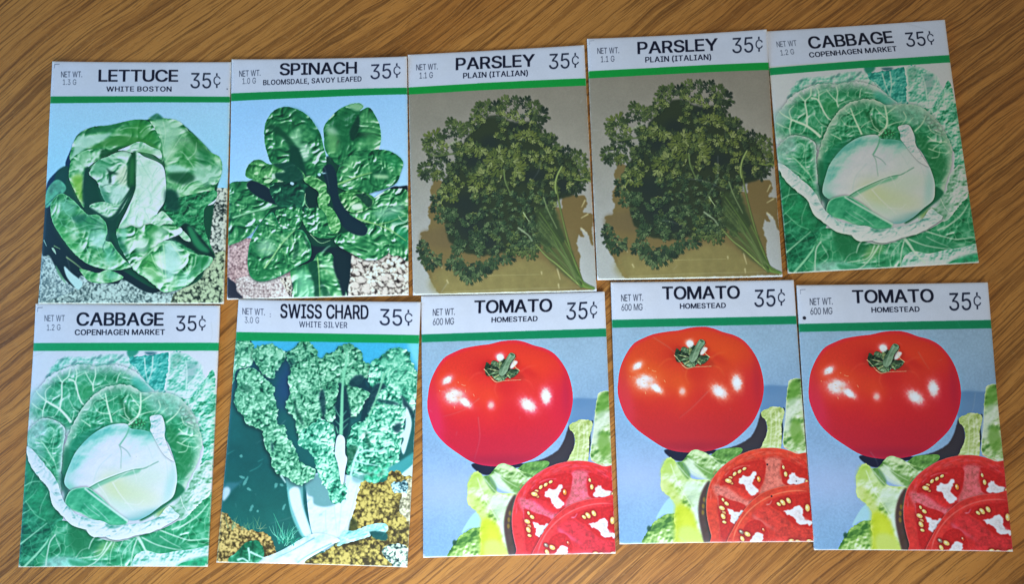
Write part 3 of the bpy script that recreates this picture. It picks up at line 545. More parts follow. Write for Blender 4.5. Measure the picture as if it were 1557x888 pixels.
    jelly([(805, 450), (840, 400), (870, 410), (925, 370), (915, 440), (905, 470), (950, 510), (900, 545), (860, 500), (850, 465)], 5)
    jelly([(1112, 468), (1125, 400), (1150, 385), (1180, 420), (1230, 430), (1250, 468)], 6)
    jelly([(745, 612), (800, 628), (860, 625), (830, 670), (790, 720), (765, 700), (765, 660)], 7)
    for q in [(770, 455, 30, .9), (726, 640, 50, 1.), (1090, 360, 80, .8), (764, 424, 0, .9), (752, 442, 15, 1.4), (938, 432, 80, 1.2, (226, 140, 50)), (820, 385, -40, 1.), (790, 400, -50, 1.), (850, 368, -30, .9), (1104, 402, 85, 1.1), (714, 612, 30, 1.3), (742, 584, 40, 1.1), (722, 664, 60, 1.3), (730, 700, 20, .9), (720, 560, 70, .8), (1236, 455, 85, 1.1)]:
        seed_(q[0], q[1], q[2], q[3], *(q[4:5]))
    for p in [[(780, 372), (830, 352), (885, 350)], [(690, 545), (692, 590), (706, 640)], [(1080, 330), (1100, 380)], [(730, 410), (760, 380)]]: a.stroke(p, 4, 2, (232, 170, 160), .7, .5)
    slice_([(745, 830), (790, 730), (860, 610), (950, 525), (1050, 485), (1160, 470), (1330, 475), (1330, 900), (740, 900)],
           [(830, 830), (860, 720), (920, 630), (1000, 570), (1100, 530), (1300, 520), (1320, 870), (820, 870)], 6)
    for k in range(50):
        th = math.radians(190 + k * 1.7 + r.rand() * 3)
        a.blob(1180 + 400 * math.cos(th), 870 + 365 * math.sin(th), 16, 4, (226, 112, 84), .4, math.degrees(th) + 90, .8)
    a.fill([(900, 660), (980, 610), (1060, 640), (1160, 720), (1240, 730), (1300, 740), (1300, 850), (960, 850), (1050, 780)], (200, 56, 46), 1, 3, tex=('f', 10, .5), seed=2)
    a.fill([(900, 650), (960, 690), (1060, 760), (1020, 740), (930, 700)], (220, 110, 112), .7, 3)
    seg([(1000, 570), (1100, 535), (1180, 530), (1300, 530), (1300, 720), (1200, 725), (1140, 700), (1080, 640), (1030, 610)], 11)
    seg([(850, 740), (900, 690), (960, 700), (1000, 780), (960, 840), (840, 850)], 12)
    jelly([(1075, 630), (1120, 615), (1160, 590), (1205, 600), (1225, 680), (1260, 690), (1300, 725), (1200, 722), (1130, 660)], 9)
    jelly([(890, 828), (910, 780), (930, 760), (965, 775), (975, 800), (955, 835), (940, 850)], 10)
    for q in [(1086, 578, 50, 1.4), (1062, 588, 40, 1.), (1122, 566, 60, 1.3), (1238, 612, 90, 1.5), (872, 776, 30, 1.4), (842, 805, 60, 1.2), (835, 762, 40, 1.1, (140, 110, 100)), (1142, 818, 0, 1.3), (1180, 822, 10, 1.2), (1248, 818, 0, 1.2), (970, 748, 70, .8, (210, 90, 40))]:
        seed_(q[0], q[1], q[2], q[3], *(q[4:5]))
    a.stroke([(985, 590), (1005, 588), (1020, 565)], 5, 3, (226, 180, 190), .8, .4)
    a.fill([(1020, 830), (1100, 820), (1300, 818), (1300, 850), (1000, 850)], (216, 96, 90), .7, 1.5)
    a.grain(.025)
    a.view(*V1)
    a.header([(45, 266), (1168, 242), (1170, 291), (47, 314)], paper=(203, 209, 236), green=(0, 126, 84))
    a.text('TOMATO', 352, 142, 824, 136, 76, bold=7, vb=3)
    a.text('HOMESTEAD', 459, 198, 738, 193, 30, bold=3, vb=1, track=90)
    a.text('NET WT.', 97, 154, 232, 150, 40, col=(26, 32, 52)); a.text('600 MG', 99, 211, 228, 208, 40, col=(40, 46, 66))
    a.text('35\u00a2', 914, 188, 1102, 181, 104, col=(20, 28, 54), bold=1, vb=0, track=90)
    return a.img

def cabbage_art():
    a = Art(QUAD['cabbage1']); K = 4.4406; V1 = (20, 500, K); V2 = (20, 680, K)
    full = (0, 0, AW, AH)
    n = a.cut('f', 40, full, 1)
    a.img[:] = C(208, 216, 242) * (1 + .03 * (n - .5))[..., None]
    G = [(6, 84, 56), (26, 128, 88), (58, 162, 122), (130, 204, 184), (204, 228, 238)]; NW = (30, (170, 220, 200), .42)      # blade
    GD = [(4, 70, 52), (14, 104, 76), (34, 136, 102), (76, 176, 146)]
    GP = [(60, 160, 140), (110, 196, 186), (160, 214, 216), (206, 226, 242)]     # pale, far leaves
    W = (206, 226, 236)
    a.view(*V1)
    # pale leaves at the top, fading into the white ground
    a.leaf([(230, 330), (270, 250), (350, 200), (440, 190), (560, 180), (700, 170), (800, 190), (860, 260), (800, 420), (500, 500), (300, 420)], GP, .78, 1.2, 26, 'f', .4, seed=1, jag=3, rim=(206, 216, 240), rimw=8)
    for x, y in [(345, 215), (250, 320), (430, 235), (560, 210), (600, 195), (680, 230), (745, 195)]: a.blob(x, y, 22, 9, (70, 130, 140), .6, -40, .8, noise=1, seed=x)
    a.leaf([(800, 200), (860, 190), (960, 180), (1080, 160), (1160, 170), (1200, 300), (1180, 420), (1000, 440), (930, 400), (860, 300)], [(30, 140, 140), (60, 176, 176), (110, 204, 206), (180, 226, 236)], .45, 1.2, 22, 'f', .4, seed=2, jag=2)
    a.leaf([(1070, 170), (1160, 165), (1230, 200), (1280, 240), (1300, 330), (1350, 330), (1345, 520), (1180, 480), (1040, 440), (1060, 300)], GP, .7, 1.4, 24, 'f', .5, seed=3, jag=3, rim=(210, 220, 242), rimw=8)
    a.fill([(1090, 190), (1150, 180), (1130, 250), (1085, 270)], (110, 180, 170), .6, 4, tex=('f', 14, .5))
    a.fill([(1180, 240), (1260, 240), (1230, 330), (1190, 380)], (120, 170, 180), .6, 5)
    a.fill([(792, 150), (864, 150), (845, 185), (800, 196)], (24, 140, 120), .9, 1.5)
    a.fill([(905, 165), (960, 162), (990, 170), (940, 184)], (20, 90, 110), .8, 1.5)
    for p in [[(1072, 160), (1068, 280), (1050, 360), (1035, 430)], [(962, 190), (955, 290), (930, 380), (960, 420)], [(905, 200), (915, 300), (930, 370)], [(840, 260), (880, 320), (930, 385)],
              [(1180, 420), (1185, 300), (1175, 210)], [(1185, 390), (1250, 320), (1290, 260)], [(1060, 320), (1110, 290), (1160, 280)]]:
        a.stroke(p, 9, 4, (206, 232, 240), .9, .5)
    # right edge leaf
    a.leaf([(1110, 460), (1180, 480), (1250, 440), (1300, 360), (1360, 300), (1370, 700), (1340, 1000), (1270, 1000), (1290, 800), (1250, 640), (1200, 560)], [(26, 130, 100), (70, 176, 150), (140, 212, 204), (206, 228, 240)], .62, 1.3, 24, 'f', .4, net=NW, seed=5, jag=2)
    for p in [[(1190, 480), (1210, 550), (1260, 640), (1300, 700)], [(1205, 555), (1250, 470), (1300, 400)], [(1260, 630), (1320, 600), (1360, 560)]]: a.stroke(p, 9, 5, W, .8, .5)
    # big back left leaf
    L1 = [(110, 660), (120, 520), (150, 440), (190, 400), (250, 330), (330, 285), (420, 258), (500, 250), (600, 256), (700, 250), (790, 268), (860, 310), (920, 370), (970, 430), (900, 520), (500, 720), (340, 720), (200, 640)]
    a.leaf(L1, G, .40, 0.68, 30, 'c', .5, seed=6, jag=2, net=NW, rim=(204, 218, 236), rimw=26, rima=1.25, sh=(0, -2, 4, .35))
    a.fill([(120, 440), (200, 400), (250, 420), (200, 520), (130, 540)], (150, 200, 206), .65, 7)
    a.fill([(850, 330), (930, 390), (960, 430), (880, 440), (820, 370)], (60, 180, 170), .7, 5)
    a.fill([(480, 380), (560, 390), (560, 450), (500, 490), (460, 430)], (30, 140, 80), .6, 5)
    V = [([(410, 640), (380, 600), (330, 550), (280, 520), (235, 495)], 20, 12), ([(330, 550), (345, 460), (348, 370), (390, 330), (405, 270)], 13, 6), ([(348, 370), (320, 330), (300, 310)], 7, 4), ([(235, 495), (212, 560), (210, 620)], 10, 5),
         ([(235, 495), (180, 450), (160, 420)], 9, 4), ([(235, 495), (230, 430), (270, 390)], 7, 4), ([(390, 345), (430, 360), (445, 390), (460, 450), (480, 500), (500, 520)], 12, 10), ([(440, 370), (450, 310), (440, 270)], 9, 5),
         ([(450, 330), (490, 310), (530, 300)], 6, 3), ([(565, 430), (562, 380), (578, 320), (575, 270)], 10, 6), ([(562, 385), (530, 340), (505, 290)], 8, 4), ([(720, 370), (735, 320), (750, 300)], 7, 4), ([(560, 420), (610, 395), (680, 380)], 5, 3),
         ([(130, 510), (170, 540), (210, 560)], 6, 4), ([(330, 545), (290, 600), (240, 600)], 5, 3), ([(470, 570), (430, 545), (390, 470)], 5, 3), ([(345, 450), (300, 470), (260, 460)], 5, 3), ([(430, 560), (425, 600), (410, 640)], 5, 4), ([(650, 320), (640, 360)], 5, 3)]
    for p, w0, w1 in V: a.stroke(p, w0, w1, (208, 236, 228), 1, .3)
    # left middle leaf + left lower dark
    a.view(*V2)
    a.leaf([(70, -40), (110, 0), (160, 180), (240, 240), (300, 380), (350, 470), (330, 520), (240, 720), (180, 840), (20, 840), (40, 600)], GD, .5, .8, 40, 'f', .3, net=(30, (120, 200, 170), .3), seed=8)
    a.fill([(80, 100), (200, 230), (280, 400), (320, 470), (230, 520), (120, 440), (70, 330)], (30, 136, 92), .6, 6, tex=('f', 20, .7))
    for p, w0, w1 in [([(80, 270), (140, 240), (210, 238)], 6, 4), ([(70, 390), (140, 330), (170, 290)], 4, 2), ([(60, 460), (120, 428)], 6, 4), ([(50, 660), (130, 600), (240, 515)], 12, 5), ([(70, 820), (180, 710), (270, 600), (335, 500)], 16, 7),
                      ([(90, 370), (160, 460), (230, 500)], 4, 3), ([(250, 300), (200, 400), (190, 460)], 4, 2), ([(120, 420), (170, 450)], 3, 2), ([(150, 180), (130, 240), (100, 300)], 4, 2)]:
        a.stroke(p, w0, w1, (160, 224, 200), .85, .4)
    # bottom leaves
    a.leaf([(330, 500), (420, 520), (560, 600), (700, 640), (860, 600), (1000, 560), (1150, 480), (1300, 330), (1340, 300), (1330, 840), (225, 840), (240, 660), (280, 560)], G, .42, 0.60, 40, 'c', .4, net=NW, seed=9)
    a.fill([(400, 520), (560, 600), (620, 680), (480, 720), (400, 680)], (22, 112, 72), .75, 6)
    a.fill([(620, 640), (720, 650), (640, 720), (560, 740)], (120, 180, 120), .7, 6)
    a.fill([(850, 640), (900, 620), (1000, 600), (1150, 640), (1200, 700), (960, 720)], (40, 140, 104), .7, 8)
    a.fill([(230, 840), (240, 760), (330, 740), (440, 750), (520, 790), (600, 780), (640, 840)], (150, 214, 216), .85, 5, tex=('f', 16, .5))
    a.fill([(380, 760), (450, 770), (600, 800), (560, 812), (420, 806)], (40, 150, 110), .8, 3)
    a.leaf([(820, 840), (830, 740), (900, 700), (1000, 720), (1120, 700), (1220, 690), (1330, 670), (1330, 750), (1150, 780), (1060, 840)], [(90, 176, 160), (150, 206, 206), (196, 220, 236), (214, 224, 244)], .75, 1.4, 22, 'f', .5, seed=12)
    a.fill([(1110, 800), (1200, 760), (1330, 740), (1330, 840), (1080, 840)], (40, 160, 120), .85, 3, tex=('f', 14, .7))
    for p, w0, w1 in [([(850, 600), (880, 650), (910, 710), (970, 790)], 22, 9), ([(850, 620), (820, 700), (800, 810)], 10, 6), ([(760, 620), (720, 700), (715, 720)], 6, 3), ([(680, 640), (620, 720), (560, 780), (500, 810)], 12, 5), ([(650, 640), (590, 730), (450, 752)], 9, 5),
                      ([(570, 600), (540, 640), (520, 690)], 10, 5), ([(880, 610), (980, 660), (1100, 690), (1150, 690)], 8, 4), ([(830, 620), (760, 700), (740, 760)], 5, 3), ([(700, 640), (670, 710), (660, 790)], 5, 3), ([(1000, 560), (1100, 600), (1200, 630), (1320, 620)], 9, 5),
                      ([(1080, 560), (1160, 530), (1250, 470), (1320, 390)], 9, 5), ([(1000, 600), (1060, 640), (1140, 680)], 5, 3), ([(910, 700), (980, 720)], 5, 3), ([(300, 590), (260, 640), (240, 720), (228, 800)], 9, 7), ([(300, 620), (330, 700), (300, 740)], 4, 3), ([(430, 750), (470, 700), (520, 680)], 4, 2), ([(1120, 560), (1200, 500), (1280, 440)], 5, 3)]:
        a.stroke(p, w0, w1, (206, 232, 232), .88, .5)
    # inner big cup leaf (behind the head)
    a.view(*V1)
    L2 = [(345, 900), (352, 820), (400, 700), (440, 620), (500, 520), (570, 450), (650, 400), (730, 385), (820, 392), (880, 432), (960, 436), (1060, 440), (1130, 470), (1200, 540), (1250, 640), (1282, 760), (1270, 860), (1245, 930), (1200, 1020), (1150, 1110), (1000, 1150), (600, 1100), (420, 1040), (330, 1100)]
    a.leaf(L2, G, .42, 0.75, 24, 'c', .6, seed=14, jag=1.5, net=NW, rim=(180, 210, 206), rimw=22, rima=1.15, sh=(-1, -2, 5, .4))
    a.fill([(900, 432), (1050, 440), (1140, 470), (1180, 560), (1080, 600), (960, 560), (920, 480)], (150, 200, 200), .6, 9, tex=('f', 14, .6))
    a.fill([(1120, 520), (1200, 560), (1250, 660), (1240, 700), (1160, 640)], (150, 190, 190), .55, 7, tex=('w', 14, .8))
    a.fill([(730, 460), (770, 500), (830, 600), (800, 640), (760, 560)], (14, 96, 56), .7, 3)
    a.fill([(1040, 660), (1120, 700), (1230, 860), (1180, 1000), (1120, 1000), (1100, 860), (1050, 760)], (26, 118, 70), .7, 7)
    a.fill([(420, 760), (560, 680), (700, 640), (600, 700), (440, 840), (420, 1000), (380, 1020), (390, 880)], (10, 120, 90), .7, 5)
    a.fill([(350, 1040), (352, 880), (380, 800), (400, 860), (380, 1000), (400, 1050)], (10, 104, 70), .8, 4)
    V = [([(690, 640), (678, 590), (660, 520), (645, 440)], 14, 8), ([(660, 500), (620, 470), (600, 440)], 6, 3), ([(678, 580), (620, 575), (590, 560), (570, 520)], 6, 3), ([(690, 590), (730, 560), (780, 540)], 5, 3), ([(660, 500), (700, 480), (730, 460)], 5, 3),
         ([(810, 640), (860, 600), (880, 540), (882, 440)], 18, 9), ([(870, 590), (930, 570), (1000, 560)], 7, 3), ([(880, 540), (840, 490), (815, 450)], 7, 4), ([(883, 500), (930, 470), (960, 450)], 7, 4), ([(810, 620), (780, 580), (770, 510)], 6, 3), ([(820, 540), (850, 570), (865, 590)], 4, 3), ([(810, 630), (760, 600), (740, 580)], 6, 3),
         ([(800, 450), (770, 490)], 5, 3), ([(545, 665), (510, 640), (480, 620)], 7, 4), ([(1050, 640), (1110, 590), (1150, 530)], 8, 4), ([(1060, 540), (1000, 590)], 4, 3), ([(1000, 490), (1010, 540), (960, 600)], 6, 3), ([(1130, 680), (1180, 720), (1260, 730)], 7, 4), ([(1150, 780), (1200, 740), (1250, 720)], 5, 3), ([(1120, 770), (1190, 800), (1270, 810)], 6, 3), ([(1130, 840), (1180, 830), (1200, 770)], 5, 3),
         ([(1190, 640), (1230, 660)], 5, 3), ([(1150, 600), (1170, 650), (1230, 680)], 5, 3), ([(420, 750), (450, 720)], 5, 3)]
    for p, w0, w1 in V: a.stroke(p, w0, w1, (206, 236, 222), 1, .3)
    # left curling leaf
    LL = [(100, 760), (105, 700), (150, 650), (210, 612), (280, 618), (340, 650), (370, 700), (350, 830), (340, 1000), (330, 1140), (260, 1060), (180, 960), (120, 900)]
    a.leaf(LL, G, .44, 0.90, 24, 'c', .8, seed=17, jag=1, net=NW, rim=(196, 214, 228), rimw=12, sh=(2, -1, 4, .5))
    a.fill([(110, 720), (150, 660), (220, 625), (240, 700), (200, 740), (120, 770)], (166, 204, 216), .7, 6, tex=('f', 14, .5))
    a.fill([(110, 760), (180, 780), (230, 850), (200, 900), (130, 860)], (130, 190, 190), .55, 6)
    for p, w0, w1 in [([(290, 900), (240, 820), (200, 770), (130, 740)], 9, 4), ([(270, 780), (290, 700), (250, 650)], 6, 3), ([(310, 960), (280, 850), (290, 760), (310, 680)], 5, 3), ([(270, 950), (200, 870), (120, 850)], 5, 3), ([(300, 1080), (250, 980), (180, 900)], 6, 3), ([(240, 820), (270, 790)], 4, 3), ([(160, 760), (170, 800)], 4, 3)]:
        a.stroke(p, w0, w1, (190, 230, 216), .85, .5)
    # dark gap around the head
    a.view(*V2)
    a.fill([(340, 160), (370, 240), (400, 290), (370, 330), (350, 300), (330, 240)], (6, 76, 60), .8, 4)
    a.fill([(360, 330), (420, 290), (470, 290), (420, 400), (370, 400)], (10, 90, 70), .8, 3)
    # right lower pale leaf
    a.leaf([(1340, 100), (1250, 150), (1210, 220), (1180, 290), (1140, 310), (1120, 380), (1000, 420), (960, 470), (1000, 500), (1130, 500), (1200, 460), (1280, 370), (1340, 300)], [(70, 140, 110), (120, 180, 160), (170, 210, 210), (212, 222, 242)], .68, 1.3, 26, 'f', .6, seed=20, jag=2, rim=(206, 222, 236), rimw=4)
    a.fill([(980, 440), (1060, 400), (1080, 430), (1000, 470)], (140, 180, 110), .7, 4)
    a.fill([(1110, 340), (1180, 300), (1170, 480), (1120, 480)], (110, 170, 150), .5, 6)
    a.stroke([(1140, 330), (1160, 400), (1200, 460)], 6, 3, (206, 226, 230), .7)
    a.fill([(1120, 250), (1170, 290), (1130, 340), (1060, 390), (960, 460), (880, 500), (880, 480), (980, 400), (1080, 320)], (14, 104, 72), .9, 2.5)
    # head
    a.view(*V1)
    head = [(362, 1050), (368, 1000), (400, 920), (440, 840), (520, 750), (600, 690), (680, 655), (760, 645), (800, 655), (820, 680), (900, 690), (960, 710), (1050, 760), (1090, 850), (1110, 920), (1120, 1000), (1115, 1060), (1090, 1140), (1010, 1200), (930, 1260), (850, 1295), (780, 1290), (700, 1250), (560, 1180), (440, 1110), (390, 1085)]
    b, m = a.leaf(head, [(90, 184, 184), (150, 210, 214), (196, 218, 236), (210, 217, 243), (218, 222, 248)], .86, .35, 60, 'f', 2.4, (-.4, -.9), seed=23, sh=(-1, -1, 5, .35), pr=26, mottle=.04)
    bm = (b, m)
    for x, y, rx, ry, c, al, rot in [(390, 1020, 40, 90, (150, 208, 214), .5, 20), (470, 820, 110, 24, (176, 214, 224), .4, -38), (900, 1000, 150, 60, (198, 218, 214), .8, 0), (830, 1120, 170, 70, (200, 216, 190), .85, 15), (700, 1080, 70, 100, (200, 214, 178), .75, -40), (740, 1200, 130, 40, (190, 220, 220), .5, 20), (960, 880, 80, 120, (206, 222, 234), .5, 0),
                                   (1080, 1050, 30, 140, (140, 204, 212), .55, 12), (900, 1270, 190, 30, (40, 150, 160), .7, -14), (870, 700, 70, 18, (60, 160, 140), .7, 4), (850, 1262, 90, 20, (210, 216, 230), .5, -10)]:
        a.blob(x, y, rx, ry, c, al, rot, .5, bm)
    a.blob(392, 1085, 60, 34, (96, 190, 170), .7, 25, .5, bm); a.blob(380, 1000, 14, 90, (150, 206, 210), .6, 8, .5, bm)
    for p in [[(420, 1000), (450, 900), (520, 810)], [(560, 1040), (600, 940), (690, 850)], [(880, 720), (930, 800), (960, 880)], [(1000, 780), (1050, 900), (1060, 1040)], [(1060, 840), (1095, 960), (1085, 1080)]]: a.stroke(p, 5, 3, (176, 206, 220), .5, 1)
    # seam between the wrapped leaves
    a.fill([(515, 1088), (600, 1040), (720, 1000), (820, 965), (880, 950), (860, 978), (740, 1010), (620, 1060), (560, 1090)], (110, 186, 160), .8, 1.5)
    a.stroke([(500, 1095), (600, 1042), (720, 992), (820, 958), (900, 948), (960, 920), (1000, 900)], 7, 4, (50, 130, 100), .8, .6)
    a.stroke([(500, 1088), (600, 1032), (720, 984), (820, 952), (880, 940)], 7, 4, (226, 230, 246), .9)
    a.stroke([(742, 790), (780, 735), (802, 690), (810, 650)], 9, 6, (80, 170, 140), .8, .8)
    a.stroke([(736, 785), (752, 830), (750, 900), (748, 950)], 5, 3, (100, 160, 140), .7, .5)
    a.stroke([(742, 795), (790, 830), (815, 870)], 5, 3, (80, 140, 130), .7, .5)
    a.fill([(800, 660), (830, 620), (860, 612), (900, 625), (915, 650), (880, 660), (820, 670)], (60, 160, 110), .95, 1, tex=('w', 9, .9))
    a.stroke([(800, 655), (830, 632), (850, 610)], 14, 6, (214, 228, 230), .95, .4)
    # loose strip on top of the head
    a.leaf([(942, 604), (970, 590), (1010, 588), (1030, 610), (1045, 680), (1040, 730), (1060, 800), (1080, 850), (1100, 900), (1040, 860), (1000, 800), (960, 720), (945, 690), (950, 650)], [(90, 170, 170), (160, 204, 214), (204, 214, 236), (216, 222, 244)], .72, 1.1, 18, 'f', .9, seed=26, sh=(1.5, 1, 3, .5))
    a.stroke([(930, 640), (925, 670), (945, 705)], 6, 4, (30, 130, 110), .8, .6)
    a.stroke([(1045, 660), (1050, 740), (1090, 830), (1110, 900)], 8, 4, (40, 140, 130), .6, 1)
    # small dark leaf at the head's foot
    a.view(*V2)
    a.leaf([(370, 350), (400, 300), (460, 278), (520, 276), (560, 300), (620, 350), (680, 410), (740, 460), (790, 500), (760, 530), (660, 530), (560, 500), (470, 450), (390, 420), (365, 390)], [(20, 122, 92), (44, 154, 118), (76, 182, 146), (130, 210, 184)], .5, .4, 40, 'f', .5, glint=0, rim=(168, 218, 206), rimw=4, seed=28, sh=(-1, -2, 3, .4))
    for p, w0, w1 in [([(500, 282), (560, 330), (640, 390), (720, 450), (790, 500)], 12, 16), ([(600, 470), (530, 420), (490, 380)], 4, 2), ([(660, 500), (600, 440), (540, 390)], 4, 3), ([(560, 500), (480, 420)], 3, 2)]: a.stroke(p, w0, w1, (200, 228, 234), .85, .5)
    for p, w0, w1 in [([(690, 240), (740, 320), (830, 430)], 7, 4), ([(590, 250), (640, 320), (680, 400)], 5, 3), ([(700, 240), (780, 180), (830, 140)], 4, 2), ([(770, 380), (860, 390), (900, 360)], 4, 3), ([(830, 150), (850, 210), (850, 240)], 4, 2), ([(960, 100), (920, 160), (870, 210)], 4, 2)]: a.stroke(p, w0, w1, (222, 228, 240), .8, .4)
    # frilled rim running round the front
    rimp = [(90, 0), (135, 20), (180, 70), (230, 130), (290, 200), (330, 290), (360, 370), (430, 450), (500, 475), (560, 490), (620, 500), (680, 530), (800, 520), (900, 510), (1000, 470), (1060, 400), (1110, 440), (1140, 460), (1080, 510), (960, 570), (840, 600), (760, 620), (690, 632), (640, 610), (540, 604), (500, 560), (410, 530), (340, 460), (280, 400), (250, 300), (200, 230), (140, 160), (105, 80)]
    a.leaf(rimp, [(40, 110, 110), (110, 176, 180), (176, 210, 222), (210, 222, 242), (218, 226, 246)], .72, 1.1, 20, 'c', 1.3, (-.2, -1), seed=31, jag=1.3, step=12, pr=7, glint=.6, sh=(0, 3, 4, .5), mottle=.3)
    r = np.random.RandomState(3)
    P_ = curve([(120, 40), (200, 140), (290, 250), (330, 360), (420, 470), (560, 530), (700, 570), (860, 555), (1000, 510), (1090, 450)])
    for k in range(8):
        x, y = P_[int(r.rand() * (len(P_) - 1))]; a.blob(x + r.randn() * 12, y + r.randn() * 10, 6 + 12 * r.rand(), 4 + 3 * r.rand(), (80, 150, 156), .4, r.rand() * 60 - 30, .9, noise=1, seed=k)
    a.fill([(640, 520), (700, 535), (780, 520), (700, 550), (650, 545)], (40, 140, 120), .6, 2)
    a.grain(.025)
    # pale fade of the print at both sides
    a.view(*V1)
    a.header([(138, 101), (1375, 98), (1372, 152), (134, 155)], paper=(206, 214, 246), green=(0, 150, 92))
    a.view(20, 450, 2.1152)
    a.text('CABBAGE', 211, 97, 488, 97, 42, bold=7, vb=3, track=60)
    a.text('COPENHAGEN MARKET', 206, 128, 494, 127, 17.5, bold=3, vb=1, track=90)
    a.text('NET WT', 105, 83, 171, 83, 20, col=(60, 68, 90)); a.text('1.2 G', 113, 113, 158, 112, 19, col=(74, 82, 104), track=110)
    a.text('35\u00a2', 529, 115, 622, 114, 50, col=(20, 28, 54), bold=1, vb=0, track=90)
    return a.img

def lettuce_art():
    a = Art(QUAD['lettuce']); V1 = (50, 140, 5.19); V2 = (50, 290, 4.933)
    full = (0, 0, AW, AH); Y, X = np.mgrid[0:AH, 0:AW] / [[[AH]], [[AW]]]
    bg = ramp(Y * 1.9 - .1, [(150, 188, 232), (152, 196, 236), (146, 198, 238), (140, 196, 240)])
    a.img[:] = bg * (1 + .05 * (a.cut('f', 4, full, 2) - .5))[..., None]
    a.view(*V2)
    # gravelly soil
    def soil(P_, lo, hi, cell, seed):
        p = a.shape(P_, False); b = a.box(p); m = raster([p], *b)
        n = .5 * a.cut('b', cell, b, seed) + .5 * a.cut('c', cell, b, seed); f = a.cut('f', 5, b, seed); v = a.cut('f', 60, b, seed)
        z_ = lambda q: (q - q.mean()) / (q.std() + 1e-6)
        t = .52 + .26 * z_(n) + .13 * z_(f) + .10 * z_(v)
        a.put(b, ramp(t, [lo, [(x + y) / 2 for x, y in zip(lo, hi)], hi, [min(250, x * 1.12) for x in hi]]), m)
    soil([(40, 420), (1500, 400), (1500, 900), (40, 900)], (62, 86, 92), (150, 172, 178), 9, 3)
    soil([(1270, 10), (1290, -20), (1480, -20), (1480, 470), (1200, 600), (1300, 420), (1290, 200)], (30, 44, 46), (168, 176, 176), 11, 4)
    soil([(1060, 775), (1120, 740), (1200, 690), (1250, 620), (1330, 560), (1360, 470), (1480, 440), (1480, 900), (1010, 900)], (34, 50, 44), (150, 168, 146), 12, 5)
    soil([(70, 480), (260, 560), (420, 680), (300, 760), (200, 800), (60, 840)], (90, 116, 128), (158, 180, 190), 6, 6)
    DK = (12, 36, 44)
    # black shadow mass under the head
    a.fill([(85, 130), (140, 90), (260, 300), (480, 560), (700, 590), (850, 680), (965, 745), (900, 770), (820, 745), (690, 670), (640, 700), (500, 690), (370, 640), (330, 730), (220, 640), (170, 560), (130, 490), (75, 480), (70, 300)], DK, 1, .8)
    a.view(*V1)
    a.fill([(108, 740), (160, 660), (240, 600), (265, 590), (270, 550), (310, 460), (350, 380), (400, 330), (420, 420), (330, 600), (400, 900), (100, 900)], (10, 44, 80), 1, .6)
    a.fill([(190, 640), (290, 590), (340, 700), (420, 880), (300, 900), (180, 800)], (10, 62, 58), 1, 2)
    G = [(6, 66, 40), (20, 100, 56), (46, 134, 78), (110, 174, 130), (178, 212, 196), (206, 228, 228)]
    P = [(40, 116, 78), (96, 164, 130), (152, 196, 176), (188, 214, 210), (210, 228, 232)]
    a.fill([(300, 600), (330, 420), (420, 320), (640, 270), (860, 230), (1150, 240), (1400, 470), (1480, 620), (1440, 850), (1380, 1300), (1300, 1500), (1000, 1560), (700, 1400), (300, 1200), (240, 900)], (14, 68, 52), 1, 1)
    # rear leaves
    a.leaf([(305, 540), (320, 440), (360, 350), (430, 300), (520, 276), (620, 270), (740, 240), (850, 224), (930, 240), (980, 300), (1030, 400), (1040, 560), (900, 640), (500, 640), (400, 560)], G, .42, 0.81, 50, 'c', .4, seed=2, jag=.6, sh=(0, 0, 2, .3))
    a.fill([(330, 480), (360, 360), (440, 350), (560, 340), (640, 330), (560, 400), (420, 460), (330, 540), (306, 530)], (168, 206, 200), .85, 3)
    a.fill([(380, 330), (500, 290), (620, 270), (760, 250), (640, 300), (500, 330)], (20, 100, 62), .8, 2)
    a.fill([(640, 330), (740, 300), (860, 240), (940, 300), (1000, 400), (900, 380), (760, 340)], (40, 126, 52), .75, 6)
    a.fill([(430, 470), (560, 400), (640, 360), (740, 350), (860, 370), (960, 410), (1020, 480), (900, 450), (760, 440), (600, 440)], (46, 122, 54), .85, 3)
    a.leaf([(925, 220), (960, 200), (995, 176), (1030, 210), (1120, 220), (1180, 250), (1260, 330), (1340, 400), (1400, 470), (1470, 510), (1495, 570), (1480, 680), (1440, 760), (1450, 850), (1380, 900), (1100, 900), (1060, 620), (1030, 420), (980, 300)],
           G, .5, 0.99, 40, 'c', .5, seed=4, jag=1, glint=1.2, net=(24, (150, 200, 160), .35), sh=(0, 0, 2, .3))
    for P_, c, al, so in [([(970, 230), (1060, 230), (1160, 240), (1180, 330), (1120, 420), (1080, 540), (1050, 480), (1030, 380)], (150, 196, 176), .8, 6), ([(1080, 460), (1180, 360), (1300, 380), (1310, 470), (1160, 470), (1100, 560), (1060, 580)], (160, 200, 170), .6, 7),
            ([(1160, 430), (1280, 420), (1300, 560), (1260, 610), (1170, 560)], (40, 126, 64), .7, 6), ([(1180, 260), (1260, 330), (1400, 470), (1380, 500), (1290, 440), (1230, 340)], (20, 96, 46), .85, 4),
            ([(1310, 460), (1400, 480), (1420, 560), (1350, 600), (1310, 560)], (30, 112, 72), .7, 5), ([(1280, 590), (1400, 600), (1490, 560), (1470, 700), (1360, 740), (1280, 690)], (140, 190, 176), .75, 7),
            ([(1070, 600), (1140, 580), (1260, 630), (1160, 640), (1090, 640)], (160, 206, 200), .8, 3), ([(1080, 650), (1240, 640), (1290, 690), (1200, 740), (1100, 700)], (12, 72, 46), .9, 4),
            ([(1080, 720), (1200, 740), (1340, 720), (1380, 800), (1200, 850), (1080, 800)], (120, 180, 140), .5, 6), ([(1070, 780), (1150, 800), (1130, 900), (1060, 900)], (10, 66, 56), .9, 5)]:
        a.fill(P_, c, al, so)
    a.fill([(925, 224), (990, 176), (1040, 215), (980, 225)], (20, 96, 80), .8, 1.5)
